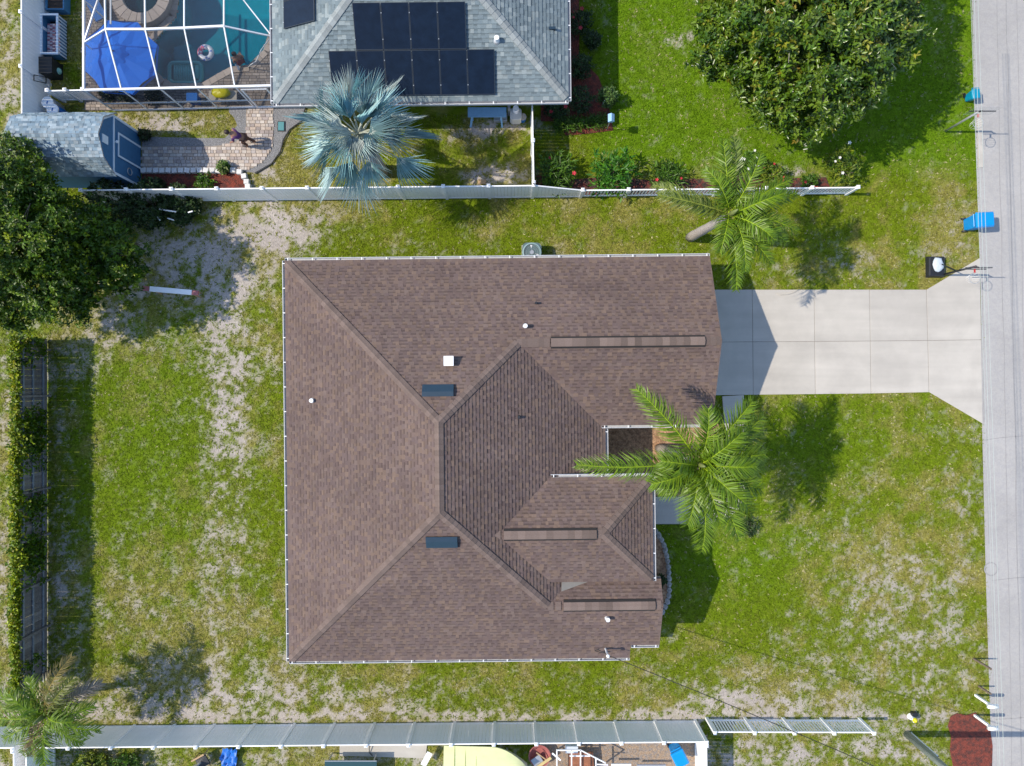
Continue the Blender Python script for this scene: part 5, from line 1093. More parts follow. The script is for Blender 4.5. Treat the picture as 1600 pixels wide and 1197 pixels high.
# person sitting at the pool edge
f = P(377, 99, .25); f = Vector((f.x, f.y, .10)); fwd = Vector((-.55, .85, 0)).normalized(); lf = Vector((-fwd.y, fwd.x, 0)); pr = thing('person', 'person in maroon clothes sitting with legs in the pool', 'person', f)
at = lambda a, l, z: f + fwd * a + lf * l + U * z
J = [(at(0, 0, .12), .14, .11), (at(.04, 0, .34), .12, .10), (at(.10, 0, .54), .14, .10), (at(.13, 0, .63), .05), (at(.16, 0, .74), .085, .10), (at(.18, 0, .80), .075, .08)]; E = [(0, 1), (1, 2), (2, 3), (3, 4), (4, 5)]
for sg in (1, -1):
    h = len(J); J += [(at(.06, sg * .09, .10), .085), (at(.46, sg * .13, .10), .062), (at(.50, sg * .12, -.34), .04), (at(.62, sg * .12, -.38), .034)]; E += [(0, h), (h, h + 1), (h + 1, h + 2), (h + 2, h + 3)]
    s = len(J); J += [(at(.09, sg * .19, .51), .052), (at(.10, sg * .25, .28), .042), (at(.32, sg * .20, .18), .03)]; E += [(2, s), (s, s + 1), (s + 1, s + 2)]; hand(J, E, s + 2, fwd)
skin_body('body', J, E, M_skin, pr)
Js = [(at(0, 0, .14), .17, .14), (at(.04, 0, .34), .15, .13), (at(.10, 0, .53), .165, .125)]; Es = [(0, 1), (1, 2)]
for sg in (1, -1): s = len(Js); Js += [(at(.06, sg * .10, .11), .11), (at(.36, sg * .125, .11), .09)]; Es += [(0, s), (s, s + 1)]
skin_body('swimsuit', Js, Es, M_maroon, pr); b = MB(); b.ball(at(.14, 0, .78), .11, .11, .105, 16, 10); b.build('hair', M_hair, pr, smooth=True)
b = MB(); b.tube([at(-.12 + .02 * k, .22 + .03 * math.sin(k), .03 + .02 * k) for k in range(10)], .07, 8, r1=.03); o = b.build('towel', M_white, None, smooth=True, loc=at(-.1, .22, 0)); setp(o, 'small white towel beside the person sitting at the pool', 'towel')
# ================================================================== edging stones
rng = random.Random(12)
def blocks(label_root, name, label, cat, pts, size, m, group):
    pass
edge = thing('block_edging', 'row of white blocks edging the red mulch bed by the paver path', 'edging', P(300, 268))
bm_ = shared('edging_block', lambda: MB().cbox((0, 0, .10), (.25, .24, .20), top=(.22, .21)), M_wstone)
pts = [(227 + k * 9.7, 268) for k in range(13)] + [(366, 267.5), (376, 270), (383, 277), (387, 285), (389, 293)]
for px, py in pts: o = link('block', bm_, None, edge, P(px, py) - ORG[edge.name], (rng.uniform(-.04, .04), rng.uniform(-.04, .04), rng.uniform(-.2, .2)))
edge = thing('stone_edging', 'curved row of grey stones edging the bed beside the front window', 'edging', P(1043, 890))
cv = [(1024, 831), (1029, 836), (1033, 843), (1036.5, 851), (1039, 859), (1041, 867.5), (1042.5, 876), (1043.5, 885), (1044.5, 894), (1045, 903), (1045, 912), (1045, 921), (1044.5, 930), (1042.5, 939), (1039, 947), (1034.5, 954.5)]
sm_ = [shared(('edge_stone', k), lambda: MB().ball((0, 0, .06), .16, .12, .10, 9, 5, .16, rng), M_stone) for k in range(4)]
for k, (px, py) in enumerate(cv): link('stone', sm_[k % 4], None, edge, P(px, py) - ORG[edge.name], (0, 0, math.atan2(-1, .15) + rng.uniform(-.3, .3)))
b = MB(); b.tube([P(a, c, .05) for a, c in ((478, 166), (470, 190), (453, 202), (443, 219), (438, 237), (424, 256), (399, 271))], .03, 6); o = b.build('lawn_edging', M_black, None, loc=P(440, 220)); setp(o, 'black plastic lawn edging curving around the grey gravel', 'edging')
c = P(440, 198); r = thing('valve_box', 'small teal valve box lid set in the grey gravel', 'valve box', c); MB().cbox((c.x, c.y, .03), (.34, .46, .06)).build('box', M_black, r); MB().cbox((c.x, c.y, .07), (.28, .40, .025), top=(.26, .38)).build('lid', mat('teal_lid', (.06, .22, .24), .6), r)
# boulder by the front palm
b = MB(); c = P(1130, 640, .1)
# ================================================================== air conditioner by the north eave
c = P(831, 394, .75); c.z = 0; r = thing('air_conditioner', 'round-topped air conditioning unit beside the north gutter', 'air conditioner', c)
MB().cbox((c.x, c.y, .04), (.88, .88, .08)).build('pad', M_concrete, r); MB().prism([(c.x + p[0], c.y + p[1]) for p in rrect(.86, .86, .22)], .08, .72).build('cabinet', M_acgreen, r)
b = MB(); b.lathe(c.x, c.y, [(.42, .72), (.42, .77), (.36, .78), (.35, .70)], 28); b.build('fan_shroud', mat('pale_green_paint', (.22, .32, .33), .5), r); MB().cyl(c.x, c.y, .66, .67, .36, n=24).build('well', M_black, r); MB().cyl(c.x, c.y, .68, .76, .09, n=14).build('motor', M_steel, r)
for k in range(3): a = R(80 + 120 * k); b = MB(); b.add([(c.x + .05 * math.cos(a - .5), c.y + .05 * math.sin(a - .5), .70), (c.x + .33 * math.cos(a - .42), c.y + .33 * math.sin(a - .42), .69), (c.x + .34 * math.cos(a + .42), c.y + .34 * math.sin(a + .42), .74), (c.x + .05 * math.cos(a + .5), c.y + .05 * math.sin(a + .5), .74)], [(0, 1, 2, 3)]); b.build('fan_blade', M_wmetal if k == 0 else M_steel, r)
for k in range(4): b = MB(); q = .10 + .075 * k; b.tube([(c.x + q * math.cos(t * .2618), c.y + q * math.sin(t * .2618), .785) for t in range(24)], .004, 4, closed=True); b.build('guard_ring', M_steel, r)
# ================================================================== street furniture
def wheelie(label, c, rz, m, s=1.0):
    r = thing('wheeled_bin', label, 'bin', c); cs, sn = math.cos(rz), math.sin(rz); W = lambda x, y, z: (c.x + (x * cs - y * sn) * s, c.y + (x * sn + y * cs) * s, z * s)
    b = MB(); vs = [W(*p) for p in ((-.26, -.24, .06), (.22, -.24, .06), (.22, .24, .06), (-.26, .24, .06), (-.34, -.30, 1.0), (.36, -.30, 1.0), (.36, .30, 1.0), (-.34, .30, 1.0))]; b.add(vs, [(0, 3, 2, 1), (4, 5, 6, 7), (0, 1, 5, 4), (1, 2, 6, 5), (2, 3, 7, 6), (3, 0, 4, 7)]); b.build('body', m, r, bevel=.04)
    b = MB(); vs = [W(*p) for p in ((-.38, -.33, 1.0), (.40, -.33, 1.0), (.40, .33, 1.0), (-.38, .33, 1.0), (-.34, -.29, 1.10), (.33, -.25, 1.12), (.33, .25, 1.12), (-.34, .29, 1.10))]; b.add(vs, [(0, 3, 2, 1), (4, 5, 6, 7), (0, 1, 5, 4), (1, 2, 6, 5), (2, 3, 7, 6), (3, 0, 4, 7)]); l = b.build('lid', m, r, bevel=.03)
    MB().tube([W(-.44, -.26, 1.0), W(-.44, .26, 1.0)], .022, 7).build('handle', m, r)
    for sy_ in (-.27, .27): MB().tube([W(-.27, sy_ - .03, .11), W(-.27, sy_ + .03, .11)], .11, 14).build('wheel', M_black, r)
    return r
c = P(1513, 352); wheelie('bright blue wheeled bin standing at the road edge above the driveway', c, .06, mat('bright_blue_bin', (0.0, .24, .62), .38, .06, 5), 1.05)
c = P(1511, 155); wheelie('teal blue wheeled bin under the tree shade at the road edge', c, -1.45, mat('teal_bin', (0.0, .24, .38), .4, .06, 5), .58)
M_rim = mat('orange_rim', (.45, .10, .03), .5, metal=.3); M_clear = bpy.data.materials.new('clear_acrylic'); M_clear.use_nodes = True; _n = M_clear.node_tree.nodes; _t = _n.new('ShaderNodeBsdfTransparent'); _x = _n.new('ShaderNodeMixShader'); _x.inputs[0].default_value = .10; _n['Principled BSDF'].inputs['Base Color'].default_value = (.5, .52, .55, 1); _n['Principled BSDF'].inputs['Roughness'].default_value = .1
for _a, _b in ((_t.outputs[0], _x.inputs[1]), (_n['Principled BSDF'].outputs[0], _x.inputs[2]), (_x.outputs[0], _n['Material Output'].inputs[0])): M_clear.node_tree.links.new(_a, _b)
def hoop(label, base, withbase):
    r = thing('basketball_hoop', label, 'basketball hoop', base); x, y = base.x, base.y
    b = MB(); b.tube([(x, y, .1), (x, y, 2.35)], .045, 10); b.build('pole', M_black if withbase else M_steel, r, smooth=True)
    MB().box(x - .62, y - .12, 2.25, x + .50, y - .09, 3.05).build('backboard', M_clear, r); fr_ = MB()
    for q in (((-.62, 2.62), (.5, 2.62)),) + ((((-.62, 2.25), (.5, 2.25)),) if withbase else ()): fr_.bar((x + q[0][0], y - .105, q[0][1]), (x + q[1][0], y - .105, q[1][1]), .035, .035)
    fr_.build('board_frame', M_black, r); MB().bar((x, y, 2.3), (x - .06, y - .09, 2.6), .05).build('bracket', M_black, r)
    cx_, cy_ = x - .06, y - .12 - .15 - .225; b = MB(); b.tube([(cx_ + .225 * math.cos(t * .2618), cy_ + .225 * math.sin(t * .2618), 2.36) for t in range(24)], .011, 6, closed=True); b.build('rim', M_steel, r); MB().bar((cx_, y - .12, 2.36), (cx_, cy_ + .225, 2.36), .06, .03).build('rim_mount', M_red, r)
    b = MB()
    for t in range(12): a = t * math.pi / 6; b.tube([(cx_ + .22 * math.cos(a), cy_ + .22 * math.sin(a), 2.35), (cx_ + .13 * math.cos(a + .3), cy_ + .13 * math.sin(a + .3), 1.98)], .004, 3)
    b.build('net', M_wmetal, r)
    if withbase:
        b = MB(); b.cbox((x - .32, y + .36, .13), (.80, .98, .26), top=(.70, .86)); b.build('base', M_black, r, bevel=.04); rg = random.Random(3); b = MB(); b.ball((x - .32, y + .42, .32), .25, .34, .10, 12, 6, .12, rg); b.build('sandbag', mat('sandbag_cloth', (.50, .56, .62), .8, .15, 9), r, smooth=True)
        MB().bar((x - .25, y + .5, .28), (x, y, 1.15), .035).build('strut', M_black, r)
    return r
hoop('portable basketball hoop with black base beside the driveway apron', P(1470, 430), True); 
hoop('slim grey basketball hoop at the road edge below the teal bin', P(1475, 206), False)
# utility pole, wires, roadside posts
c = P(1417, 1147); r = thing('utility_pole', 'tall weathered utility pole in the lower right corner', 'utility pole', c)
b = MB(); b.tube([c, c + U * 9.2], .16, 14, r1=.11); b.build('pole', M_pole, r, smooth=True); b = MB(); b.tube([c + Vector((.19, .04, .0)), c + Vector((.19, .04, 1.9))], .05, 8); b.build('conduit', M_wmetal, r); b = MB(); b.tube([c + Vector((.2, .02, 1.9)), c + Vector((.36, -.06, 1.75)), c + Vector((.3, -.1, 1.4)), c + Vector((.18, -.03, 1.3))], .018, 6); b.build('cable_loop', M_wireblk, r); b = MB(); b.tube([c + Vector((.16, -.06, 1.2)), c + Vector((.14, -.05, 8.5))], .016, 5); b.build('riser_cable', M_wireblk, r)
MB().box(c.x - 1.0, c.y - .06, 8.4, c.x + 1.0, c.y + .06, 8.5).build('crossarm', M_pole, r)
def wire(label, p, q, sag, rad, m, group=None):
    b = MB(); p = Vector(p); q = Vector(q); b.tube([p.lerp(q, t / 24) - U * sag * 4 * (t / 24) * (1 - t / 24) for t in range(25)], rad, 5); o = b.build('overhead_wire', m, None, loc=p); return setp(o, label, 'wire', group)
for k, (dx, z) in enumerate(((0, 6.0), (.14, 6.02), (-.06, 5.98))): wire(('middle', 'rightmost', 'leftmost')[k] + ' of the pale wires running along the road edge', (c.x + dx, c.y, z), (P(1516 + (5, 10, 0)[k], -40, 6).x, P(1516, -40, 6).y, z), 0, (.009, .009, .007)[k], M_wire, 'wires along the road')
wire('dark service wire from the house eave to the utility pole', MAST, (c.x, c.y, 6.4), .25, .016, M_wireblk)
for k, (px, py, h, m, lab) in enumerate(((1521, 1029, 1.15, M_bark, 'thin dark stake at the lower road edge'), (1529, 1072, .8, M_bark, 'short dark stake between the thin stake and white mailbox'))):
    q = P(px, py); o = MB().cbox((q.x, q.y, h / 2), (.07, .07, h)).build('roadside_stake', m, None, loc=q); setp(o, lab, 'stake', 'roadside stakes')
for px, py, h, lab in ((1524, 1086, 1.05, 'white mailbox on a post just above the roadside mulch bed'), (1522, 1117, 1.15, 'white mailbox on a post standing in the roadside mulch bed')):
    q = P(px, py); r = thing('mailbox', lab, 'mailbox', q); MB().cbox((q.x, q.y, h / 2), (.10, .10, h)).build('post', M_white, r); b = MB(); b.tube([(q.x - .22, q.y, h + .08), (q.x + .22, q.y, h + .08)], .075, 12); b.build('box', M_white, r, smooth=True); MB().cbox((q.x + .05, q.y, h - .01), (.5, .16, .03)).build('shelf', M_white, r)
c = P(1422, 1119); r = thing('fire_hydrant', 'small yellow and white hydrant on the grass near the utility pole', 'hydrant', c); b = MB(); b.lathe(c.x, c.y, [(.14, 0), (.14, .04), (.09, .05), (.085, .36), (.10, .38)], 16); b.build('barrel', M_white, r, smooth=True); b = MB(); b.lathe(c.x, c.y, [(.11, .38), (.10, .42), (.06, .47), (.025, .50), (0, .51)], 16); b.build('bonnet', M_yellow, r, smooth=True)
for a in (0, math.pi, -math.pi / 2): b = MB(); d = Vector((math.cos(a), math.sin(a), 0)); q = Vector((c.x, c.y, .28)); b.tube([q, q + d * .14], .04, 10); b.build('outlet', M_white if a else M_black, r)
MB().cbox((c.x + .10, c.y + .16, .12), (.22, .16, .2)).build('meter_cover', M_black, r)
# bird box on a post
c = P(948, 203); r = thing('bird_box', 'pale blue bird box on a thin post beside the mulch edge', 'bird box', c); MB().cyl(c.x, c.y, 0, 1.2, .018, n=8).build('post', M_steel, r); MB().cbox((c.x, c.y, 1.30), (.20, .24, .24)).build('box', mat('pale_blue_paint', (.26, .45, .66), .5), r); b = MB(); b.add([(c.x - .14, c.y - .17, 1.40), (c.x + .14, c.y - .17, 1.40), (c.x, c.y - .17, 1.52), (c.x - .14, c.y + .17, 1.40), (c.x + .14, c.y + .17, 1.40), (c.x, c.y + .17, 1.52)], [(0, 1, 2), (5, 4, 3), (0, 2, 5, 3), (1, 4, 5, 2)]); b.build('roof', MATS['pale_blue_paint'], r)
c = P(941, 164); b = MB(); b.tube([c, c + Vector((.02, 0, .35)), c + Vector((.12, .06, .55)), c + Vector((.26, .02, .45)), c + Vector((.3, -.15, .40))], .03, 6, r1=.02); o = b.build('garden_ornament', M_wmetal, None, smooth=True, loc=c); setp(o, 'curved white garden ornament beside the red mulch strip', 'ornament')
# ================================================================== back yard of the brown house
c = P(270, 455); L0, L1 = P(224, 450.5, .95), P(310, 458, .95); r = thing('balance_beam', 'white beam with red ends raised over the shaded sandy lawn', 'beam', c); d = (L1 - L0).normalized()
MB().bar(L0 + d * .30, L1 - d * .28, .22, .10).build('beam', M_white, r); MB().bar(L0, L0 + d * .295, .20, .095).build('end_cap', mat('faded_red', (.36, .12, .12), .6), r); MB().bar(L1 - d * .275, L1, .20, .095).build('end_cap', MATS['faded_red'], r)
for s in (.14, .86):
    p = L0.lerp(L1, s); nn = Vector((-d.y, d.x, 0))
    for sg in (1, -1): MB().bar(p - U * .05 + nn * sg * .04, Vector((p.x, p.y, .0)) + nn * sg * .10, .05).build('leg', M_twood, r)
for k, (a, b_, z, lab) in enumerate(((( 249, 327), (275, 331), 1.05, 'longest white pipe lying on the dark fence bushes'), ((262, 341), (272, 344), .75, 'short white pipe on the shaded bush, lowest of its group'), ((294, 332), (301, 330), .95, 'short white pipe on the bushes, rightmost of its group'), ((245, 338), (250, 344), .9, 'small white pipe on the bushes, leftmost of its group'))):
    p, q = P(*a, z), P(*b_, z + .05); o = MB().tube([p, q], .03, 7).build('plastic_pipe', M_white, None, loc=p); setp(o, lab, 'pipe', 'white pipes on the bushes')
# ================================================================== neighbour's clutter, north
def box_thing(name, label, cat, c, size, m, rz=0, lid=None, top=None):
    r = thing(name, label, cat, Vector((c.x, c.y, 0))); MB().cbox((c.x, c.y, size[2] / 2), size, rz, top=top).build('body', m, r, bevel=.015)
    if lid: MB().cbox((c.x, c.y, size[2] + .025), ((top or size)[0] + .05, (top or size)[1] + .05, .05), rz).build('lid', lid, r, bevel=.01)
    return r
# blue planter crib with plaid cushion
cx0, cx1 = P(64, 0, .65).x, P(90, 0, .65).x; cy0, cy1 = P(0, 84, .65).y, P(0, 22, .65).y; M_pb = mat('planter_blue', (.06, .20, .36), .6, .1, 6)
r = thing('planter_box', 'blue slatted crib with white top rim and plaid cushions by the left fence', 'planter', Vector(((cx0 + cx1) / 2, (cy0 + cy1) / 2, 0)))
for q in ((cx0, cy0, cx0 + .03, cy1), (cx0, cy0, cx1, cy0 + .03), (cx0, cy1 - .03, cx1, cy1)): MB().box(q[0], q[1], .05, q[2], q[3], .62).build('side_panel', M_pb, r)
MB().box(cx1 - .03, cy0, .05, cx1, cy1, .40).build('side_panel', M_pb, r)
ns = 12
for k in range(ns): yy = cy0 + .06 + (cy1 - cy0 - .12) * k / (ns - 1); MB().box(cx1 + .001, yy - .035, .05, cx1 + .02, yy + .035, .62).build('slat', M_strim, r)
for q in ((cx0 - .03, cy0 - .03, cx0 + .06, cy1 + .03), (cx1 - .06, cy0 - .03, cx1 + .03, cy1 + .03), (cx0 + .061, cy0 - .03, cx1 - .061, cy0 + .06), (cx0 + .061, cy1 - .06, cx1 - .061, cy1 + .03)): MB().box(q[0], q[1], .621, q[2], q[3], .67).build('top_rim', M_strim, r)
MB().box(cx0 + .03, cy0 + .03, .05, cx1 - .03, cy1 - .03, .08).build('floor', M_dark, r)
M_plaid = mat('plaid_cloth', (.5, .4, .42), .85, attr=True); rng = random.Random(6)
for k in range(6):
    b = MB(); yy = cy0 + .10 + k * .235
    for i in range(5):
        for j in range(3): b.box(cx0 + .09 + i * .115, yy + j * .07, .3, cx0 + .20 + i * .115, yy + (j + 1) * .07, .36 + rng.uniform(0, .012), col=((.55, .47, .48), (.35, .14, .17), (.48, .40, .44))[(i + j + k) % 3])
    b.build('cushion', M_plaid, r)
c = P(74, 106, .5); box_thing('storage_bin', 'black storage bin below the blue planter by the left fence', 'bin', c, (.75, .68, .75), M_black, lid=M_black)
c = P(90, 111, .3); o = MB().ball((c.x, c.y, .28), .16, n=16, m=10).build('ball', mat('mint_plastic', (.25, .5, .42), .4), None, smooth=True, loc=(c.x, c.y, .12)); setp(o, 'small mint green ball beside the black storage bin', 'ball')
c = P(62, 120, 1.0); r = thing('wall_shelf_frame', 'thin dark metal frame leaning on the left white fence', 'frame', Vector((-20.75, c.y, 0))); q0, q1 = P(53, 117, 1.25), P(53, 126, 1.25); q2, q3 = P(72, 130, .6), P(72, 121, .6)
for a, b_ in ((q0, q1), (q1, q2), (q2, q3), (q3, q0)): MB().bar(a, b_, .03).build('bar', M_black, r)
for k, (px, py, lab) in enumerate(((74, 160, 'drum with a round white lid between the gate and blue shed'), (82, 171, 'drum with a blue and white lid touching the shed roof'))):
    c = P(px, py, .85); r = thing('drum', lab, 'drum', Vector((c.x, c.y, 0)), 'drums by the shed'); b = MB(); b.lathe(c.x, c.y, [(.24, 0), (.27, .3), (.27, .6), (.24, .82), (.22, .83)], 18); b.build('body', M_bluepl if k else M_steel, r, smooth=True); b = MB(); b.lathe(c.x, c.y, [(.26, .80), (.26, .86), (.20, .87), (.18, .85), (0, .855)], 20); b.build('lid', M_white, r); MB().bar((c.x - .02, c.y - .06, .865), (c.x + .02, c.y + .06, .865), .03).build('handle', M_bluepl, r)
c = P(93, 5, .5); r = thing('raised_bed', 'narrow dark blue raised bed above the planter at the top left', 'raised bed', Vector((c.x, c.y + .8, 0))); y0_, y1_ = P(0, 20, .4).y + .12, P(0, -50, .4).y; x0_, x1_ = P(72, 0, .4).x, P(101, 0, .4).x
for q in ((x0_, y0_, x0_ + .05, y1_), (x1_ - .05, y0_, x1_, y1_), (x0_ + .051, y0_, x1_ - .051, y0_ + .05)): MB().box(q[0], q[1], 0, q[2], q[3], .45).build('board', M_pb, r)
MB().box(x0_ + .05, y0_ + .05, 0, x1_ - .05, y1_, .36).build('soil', mat('soil', (.05, .035, .028), .95, .4, 14, .8, 20), r)
shrub('wispy plant at the top left against the white fence', 62, 8, .5, .9, 95, [(.04, .08, .04), (.05, .10, .05)], n=40, leaf=(.3, .1), nl=5)
# workbench and tanks by the neighbour's south wall
wy = 12.18; r = thing('sawhorse_bench', 'pale blue sawhorse bench under the eave of the grey-roofed house', 'workbench', Vector((-1.1, wy - .3, 0))); M_lb = mat('light_blue_paint', (.22, .42, .62), .5, .1, 6); MB().box(-1.95, wy - .42, .78, -.25, wy + .0, .84).build('bench_top', M_lb, r)
for x in (-1.75, -.5):
    for dy in (-1, 1): MB().bar((x, wy - .21 + dy * .08, .78), (x + (-.12 if x < -1 else .05), wy - .21 + dy * .34, 0), .08).build('leg', M_lb, r)
    MB().bar((x, wy - .42, .4), (x, wy + .02, .4), .05).build('brace', M_lb, r)
c = P(806, 178, .6); r = thing('water_tank', 'squat white water tank under the corner eave of the grey-roofed house', 'tank', Vector((c.x, c.y, 0))); b = MB(); b.prism([(c.x + p[0], c.y + p[1]) for p in rrect(.52, .50, .12)], .02, .62); b.build('body', mat('off_white', (.55, .55, .53), .5, .1, 6), r, bevel=.02); MB().cyl(c.x - .0, c.y + .12, .62, .95, .13, n=16).build('cylinder', M_white, r); MB().cbox((c.x - .30, c.y + .18, .5), (.12, .12, .9)).build('control_valve', M_steel, r)
c = P(817, 183, .4); r = thing('bucket', 'small blue bucket with a pale lid next to the white water tank', 'bucket', Vector((c.x, c.y, 0))); MB().cyl(c.x, c.y, 0, .36, .12, .15, n=16).build('body', M_bluepl, r); MB().cyl(c.x, c.y + .02, .361, .39, .16, n=16).build('lid', M_concrete, r)
c = P(782, 184, .2); box_thing('tool_box', 'grey tool box on the ground by the sawhorse bench', 'tool box', c, (.55, .32, .26), M_steel, lid=M_steel)
c = P(753, 284, .1); o = MB().cbox((c.x, c.y, .06), (.36, .20, .12)).build('wood_block', M_twood, None, loc=(c.x, c.y, 0), bevel=.01); setp(o, 'tan wooden block on the sandy patch behind the boundary fence', 'block')
# garden hose on the driveway edge
c = P(1235, 458); b = MB(); b.tube([P(1213, 459, .07), P(1220, 461, .07), P(1231, 460, .07), P(1241, 457, .07), P(1249, 452, .05)], .014, 6); o = b.build('garden_hose', M_concrete, None, smooth=True, loc=c); setp(o, 'short length of pale hose curling on the driveway edge', 'hose')
# ================================================================== south neighbour
def boat():
    c = P(745, 1200, .9); r = thing('boat', 'lime green covered boat lying behind the bottom fence', 'boat', Vector((c.x, c.y, 0))); x0 = P(693, 0, 1.0).x; x1 = P(824, 0, .9).x; cy_ = P(0, 1199, 1.0).y; b = MB(); n = 16; secs = []
    for k in range(n + 1):
        s = k / n; x = x0 + (x1 - x0) * s; w = .86 * (1 - max(0, (s - .55) / .45) ** 2.1) + .01; zt = .85 + .18 * s; secs.append([(x, cy_ - w, zt), (x, cy_ - w * .5, zt + .14 * (1 - s * .5)), (x, cy_, zt + .22 * (1 - s * .4)), (x, cy_ + w * .5, zt + .14 * (1 - s * .5)), (x, cy_ + w, zt), (x, cy_ + w * .75, .38 + .3 * s * s), (x, cy_, .22 + .45 * s ** 3), (x, cy_ - w * .75, .38 + .3 * s * s)])
    vs = [p for s in secs for p in s]; m = 8; top = []; hull = []
    for k in range(n):
        for j in range(m): (top if j < 4 else hull).append((k * m + j, (k + 1) * m + j, (k + 1) * m + (j + 1) % m, k * m + (j + 1) % m))
    MB().add(vs, top).build('cover', M_lime, r, smooth=True); MB().add(vs, hull + [tuple(range(m))]).build('hull', mat('pale_hull', (.6, .62, .5), .4), r, smooth=True)
    for k in range(1, 5): x = x0 + (x1 - x0) * (.13 * k); b = MB(); b.tube([(x, cy_ - .86, .88), (x, cy_ - .44, 1.03), (x, cy_, 1.11), (x, cy_ + .44, 1.03), (x, cy_ + .86, .88)], .012, 5); b.build('cover_seam', mat('dark_lime', (.42, .46, .14), .6), r)
    MB().bar((x0 + 1.0, cy_ + .5, .02), (x0 + 1.0, cy_ + 1.15, .02), .1, .04).build('trailer_step', M_wmetal, r)
    for sg in (-.6, .6): MB().bar((x0 + .3, cy_ + sg, .0), (x0 + .3, cy_ + sg, .45), .1).build('stand', M_steel, r); MB().bar((x1 - .9, cy_ + sg * .5, .0), (x1 - .9, cy_ + sg * .5, .7), .1).build('stand', M_steel, r)
boat()
c = P(1060, 1180, .7); wheelie('bright blue wheeled bin behind the bottom fence near its corner', Vector((c.x, c.y, 0)), -1.1, MATS['bright_blue_bin'], .95)
# utility trailer frame
z = .9; r = thing('utility_trailer', 'white tube-framed utility trailer with rusty bed behind the bottom fence', 'trailer', P(905, 1197)); tp = lambda px, py, z: P(px, py, z)
MB().prism([tuple(tp(a, b_, .5)[:2]) for a, b_ in ((888, 1176), (926, 1176), (932, 1240), (888, 1240))], .42, .5).build('bed', M_rust, r)
for a, b_ in (((870, 1172, 1.1), (907, 1172, 1.1)), ((907, 1172, 1.1), (946, 1192, 1.1)), ((870, 1172, 1.1), (870, 1240, 1.1)), ((893, 1172, 1.1), (893, 1240, 1.1)), ((907, 1172, 1.1), (907, 1240, 1.1)), ((890, 1181, .9), (922, 1181, .9)), ((931, 1184, 1.0), (931, 1240, 1.0)), ((931, 1194, 1.0), (950, 1195, 1.0)), ((870, 1172, 1.1), (870, 1172, .1)), ((907, 1172, 1.1), (907, 1172, .1)), ((946, 1192, 1.1), (946, 1192, .1))): MB().bar(tp(*a), tp(*b_), .05).build('frame_tube', M_wmetal, r)
for px in (884, 934): q = tp(px, 1215, .3); MB().tube([q - Vector((.08, 0, 0)), q + Vector((.08, 0, 0))], .28, 16).build('wheel', M_black, r)
MB().cbox(tuple(tp(893, 1169, .5)), (.55, .3, .3)).build('tool_chest', mat('galvanised', (.5, .55, .62), .35, .1, 5), r)
c = P(843, 1181, .4); r = thing('fire_pit', 'round rusty red metal fire pit right of the lime boat', 'fire pit', Vector((c.x, c.y, 0))); b = MB(); b.lathe(c.x, c.y, [(.20, .15), (.42, .35), (.46, .44), (.50, .44), (.48, .40), (.42, .36), (.25, .22), (.0, .20)], 22); b.build('bowl', mat('rusty_red', (.32, .10, .09), .75, .3, 7), r)
for k in range(3): a = k * 2.09; MB().bar((c.x + .28 * math.cos(a), c.y + .28 * math.sin(a), .25), (c.x + .38 * math.cos(a), c.y + .38 * math.sin(a), 0), .04).build('leg', M_black, r)
MB().cbox((c.x - .1, c.y - .2, .46), (.45, .4, .06), .6).build('ash_tray', M_steel, r)
for k, (a, b_, m, lab, w) in enumerate((((838, 1176), (853, 1187), M_twood, 'thin wooden stick lying across the rusty fire pit', .05), ((838, 1200), (861, 1184), mat('yellow_wood', (.55, .42, .18), .6, .1), 'yellow wooden board leaning beside the fire pit', .12), ((863, 1177), (876, 1188), M_white, 'white plastic strip between the fire pit and trailer', .07))):
    o = MB().bar(P(*a, .55), P(*b_, .5), w, .03).build('board', m, None, loc=P(*a, 0)); setp(o, lab, 'board')
# pressure-treated rail and pipe right of the trailer
o = MB().bar(P(955, 1195, .5), P(986, 1195, .5), .10, .06).build('metal_channel', M_wmetal, None, loc=P(955, 1195, 0)); setp(o, 'white metal channel lying right of the trailer on brown gravel', 'channel'); o = MB().bar(P(995, 1196, .4), P(1040, 1196, .4), .10, .06).build('metal_channel', M_steel, None, loc=P(995, 1196, 0)); setp(o, 'grey metal channel lying left of the blue bin on brown gravel', 'channel')
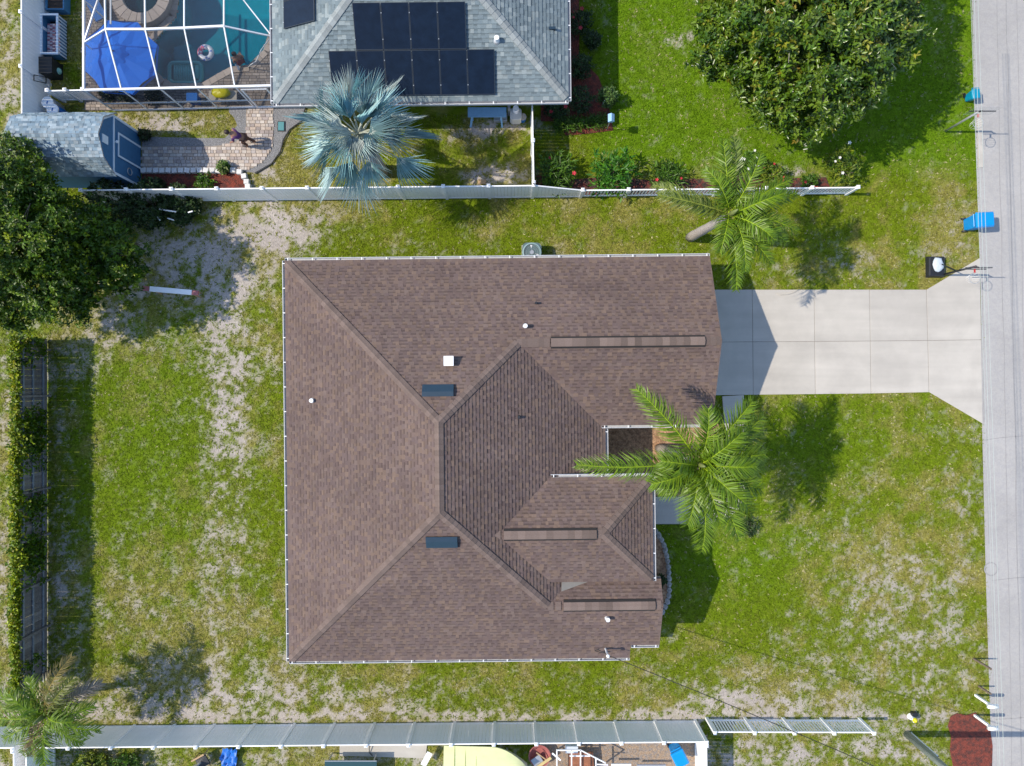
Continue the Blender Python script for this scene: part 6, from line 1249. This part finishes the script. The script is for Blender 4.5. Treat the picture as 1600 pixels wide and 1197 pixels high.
# dark glass table, chair, tarp
c = P(548, 1205, .75); r = thing('glass_table', 'dark glass table top just inside the bottom edge', 'table', Vector((c.x, c.y, 0))); MB().cbox((c.x, c.y, .74), (2.3, .95, .03)).build('table_top', mat('dark_glass', (.03, .07, .08), .12), r)
for q in ((-1.15, -.47, 1.15, -.44), (-1.15, .44, 1.15, .475)): MB().box(c.x + q[0], c.y + q[1], .73, c.x + q[2], c.y + q[3], .77).build('rim', M_steel, r)
for dx in (-1, 1):
    for dy in (-.4, .4): MB().cyl(c.x + dx, c.y + dy, 0, .73, .03, n=8).build('leg', M_steel, r)
c = P(316, 1190, .45); r = thing('patio_chair', 'black patio chair with tan wooden arms behind the bottom fence', 'chair', Vector((c.x, c.y, 0))); cs, sn = math.cos(.5), math.sin(.5); W = lambda x, y, z: (c.x + x * cs - y * sn, c.y + x * sn + y * cs, z)
MB().cbox(W(0, 0, .42), (.5, .5, .06), .5).build('seat', M_black, r); MB().bar(W(-.28, 0, .42), W(-.42, 0, .95), .5, .05, up=(-sn, cs, 0)).build('backrest', M_steel, r)
for sy_ in (-.29, .29): MB().bar(W(-.3, sy_, .64), W(.32, sy_, .62), .07, .03).build('arm', M_twood, r)
for sx_ in (-.26, .28):
    for sy_ in (-.27, .27): MB().bar(W(sx_, sy_, 0), W(sx_, sy_, .62), .04).build('leg', M_twood, r)
b = MB(); rng = random.Random(9); g = []; nx, ny = 8, 10
for j in range(ny + 1):
    for i in range(nx + 1): q = P(350 + 24 * i / nx + rng.uniform(-1, 1) - 3 * j / ny, 1166 + 40 * j / ny + rng.uniform(-1, 1), 0); g.append((q.x, q.y, .12 + .28 * abs(math.sin(i * 1.3 + j * .5)) * rng.uniform(.4, 1)))
b.add(g, [(j * (nx + 1) + i, j * (nx + 1) + i + 1, (j + 1) * (nx + 1) + i + 1, (j + 1) * (nx + 1) + i) for j in range(ny) for i in range(nx)]); o = b.build('tarp', M_tarp, None, smooth=True, loc=P(362, 1185)); setp(o, 'crumpled bright blue tarp next to the black patio chair', 'tarp')
b = MB(); b.tube([P(580, 1162, .06), P(577, 1168, .2), P(577, 1176, .1), P(582, 1181, .06)], .02, 6); o = b.build('garden_hose', M_black, None, smooth=True, loc=P(578, 1170)); setp(o, 'short black hose loop on the patio behind the bottom fence', 'hose')
b = MB(); b.bar(P(661, 1196, .5), P(672, 1176, .5), .25, .03); o = b.build('board', M_white, None, loc=P(665, 1190)); setp(o, 'white board leaning at the left end of the lime boat', 'board')
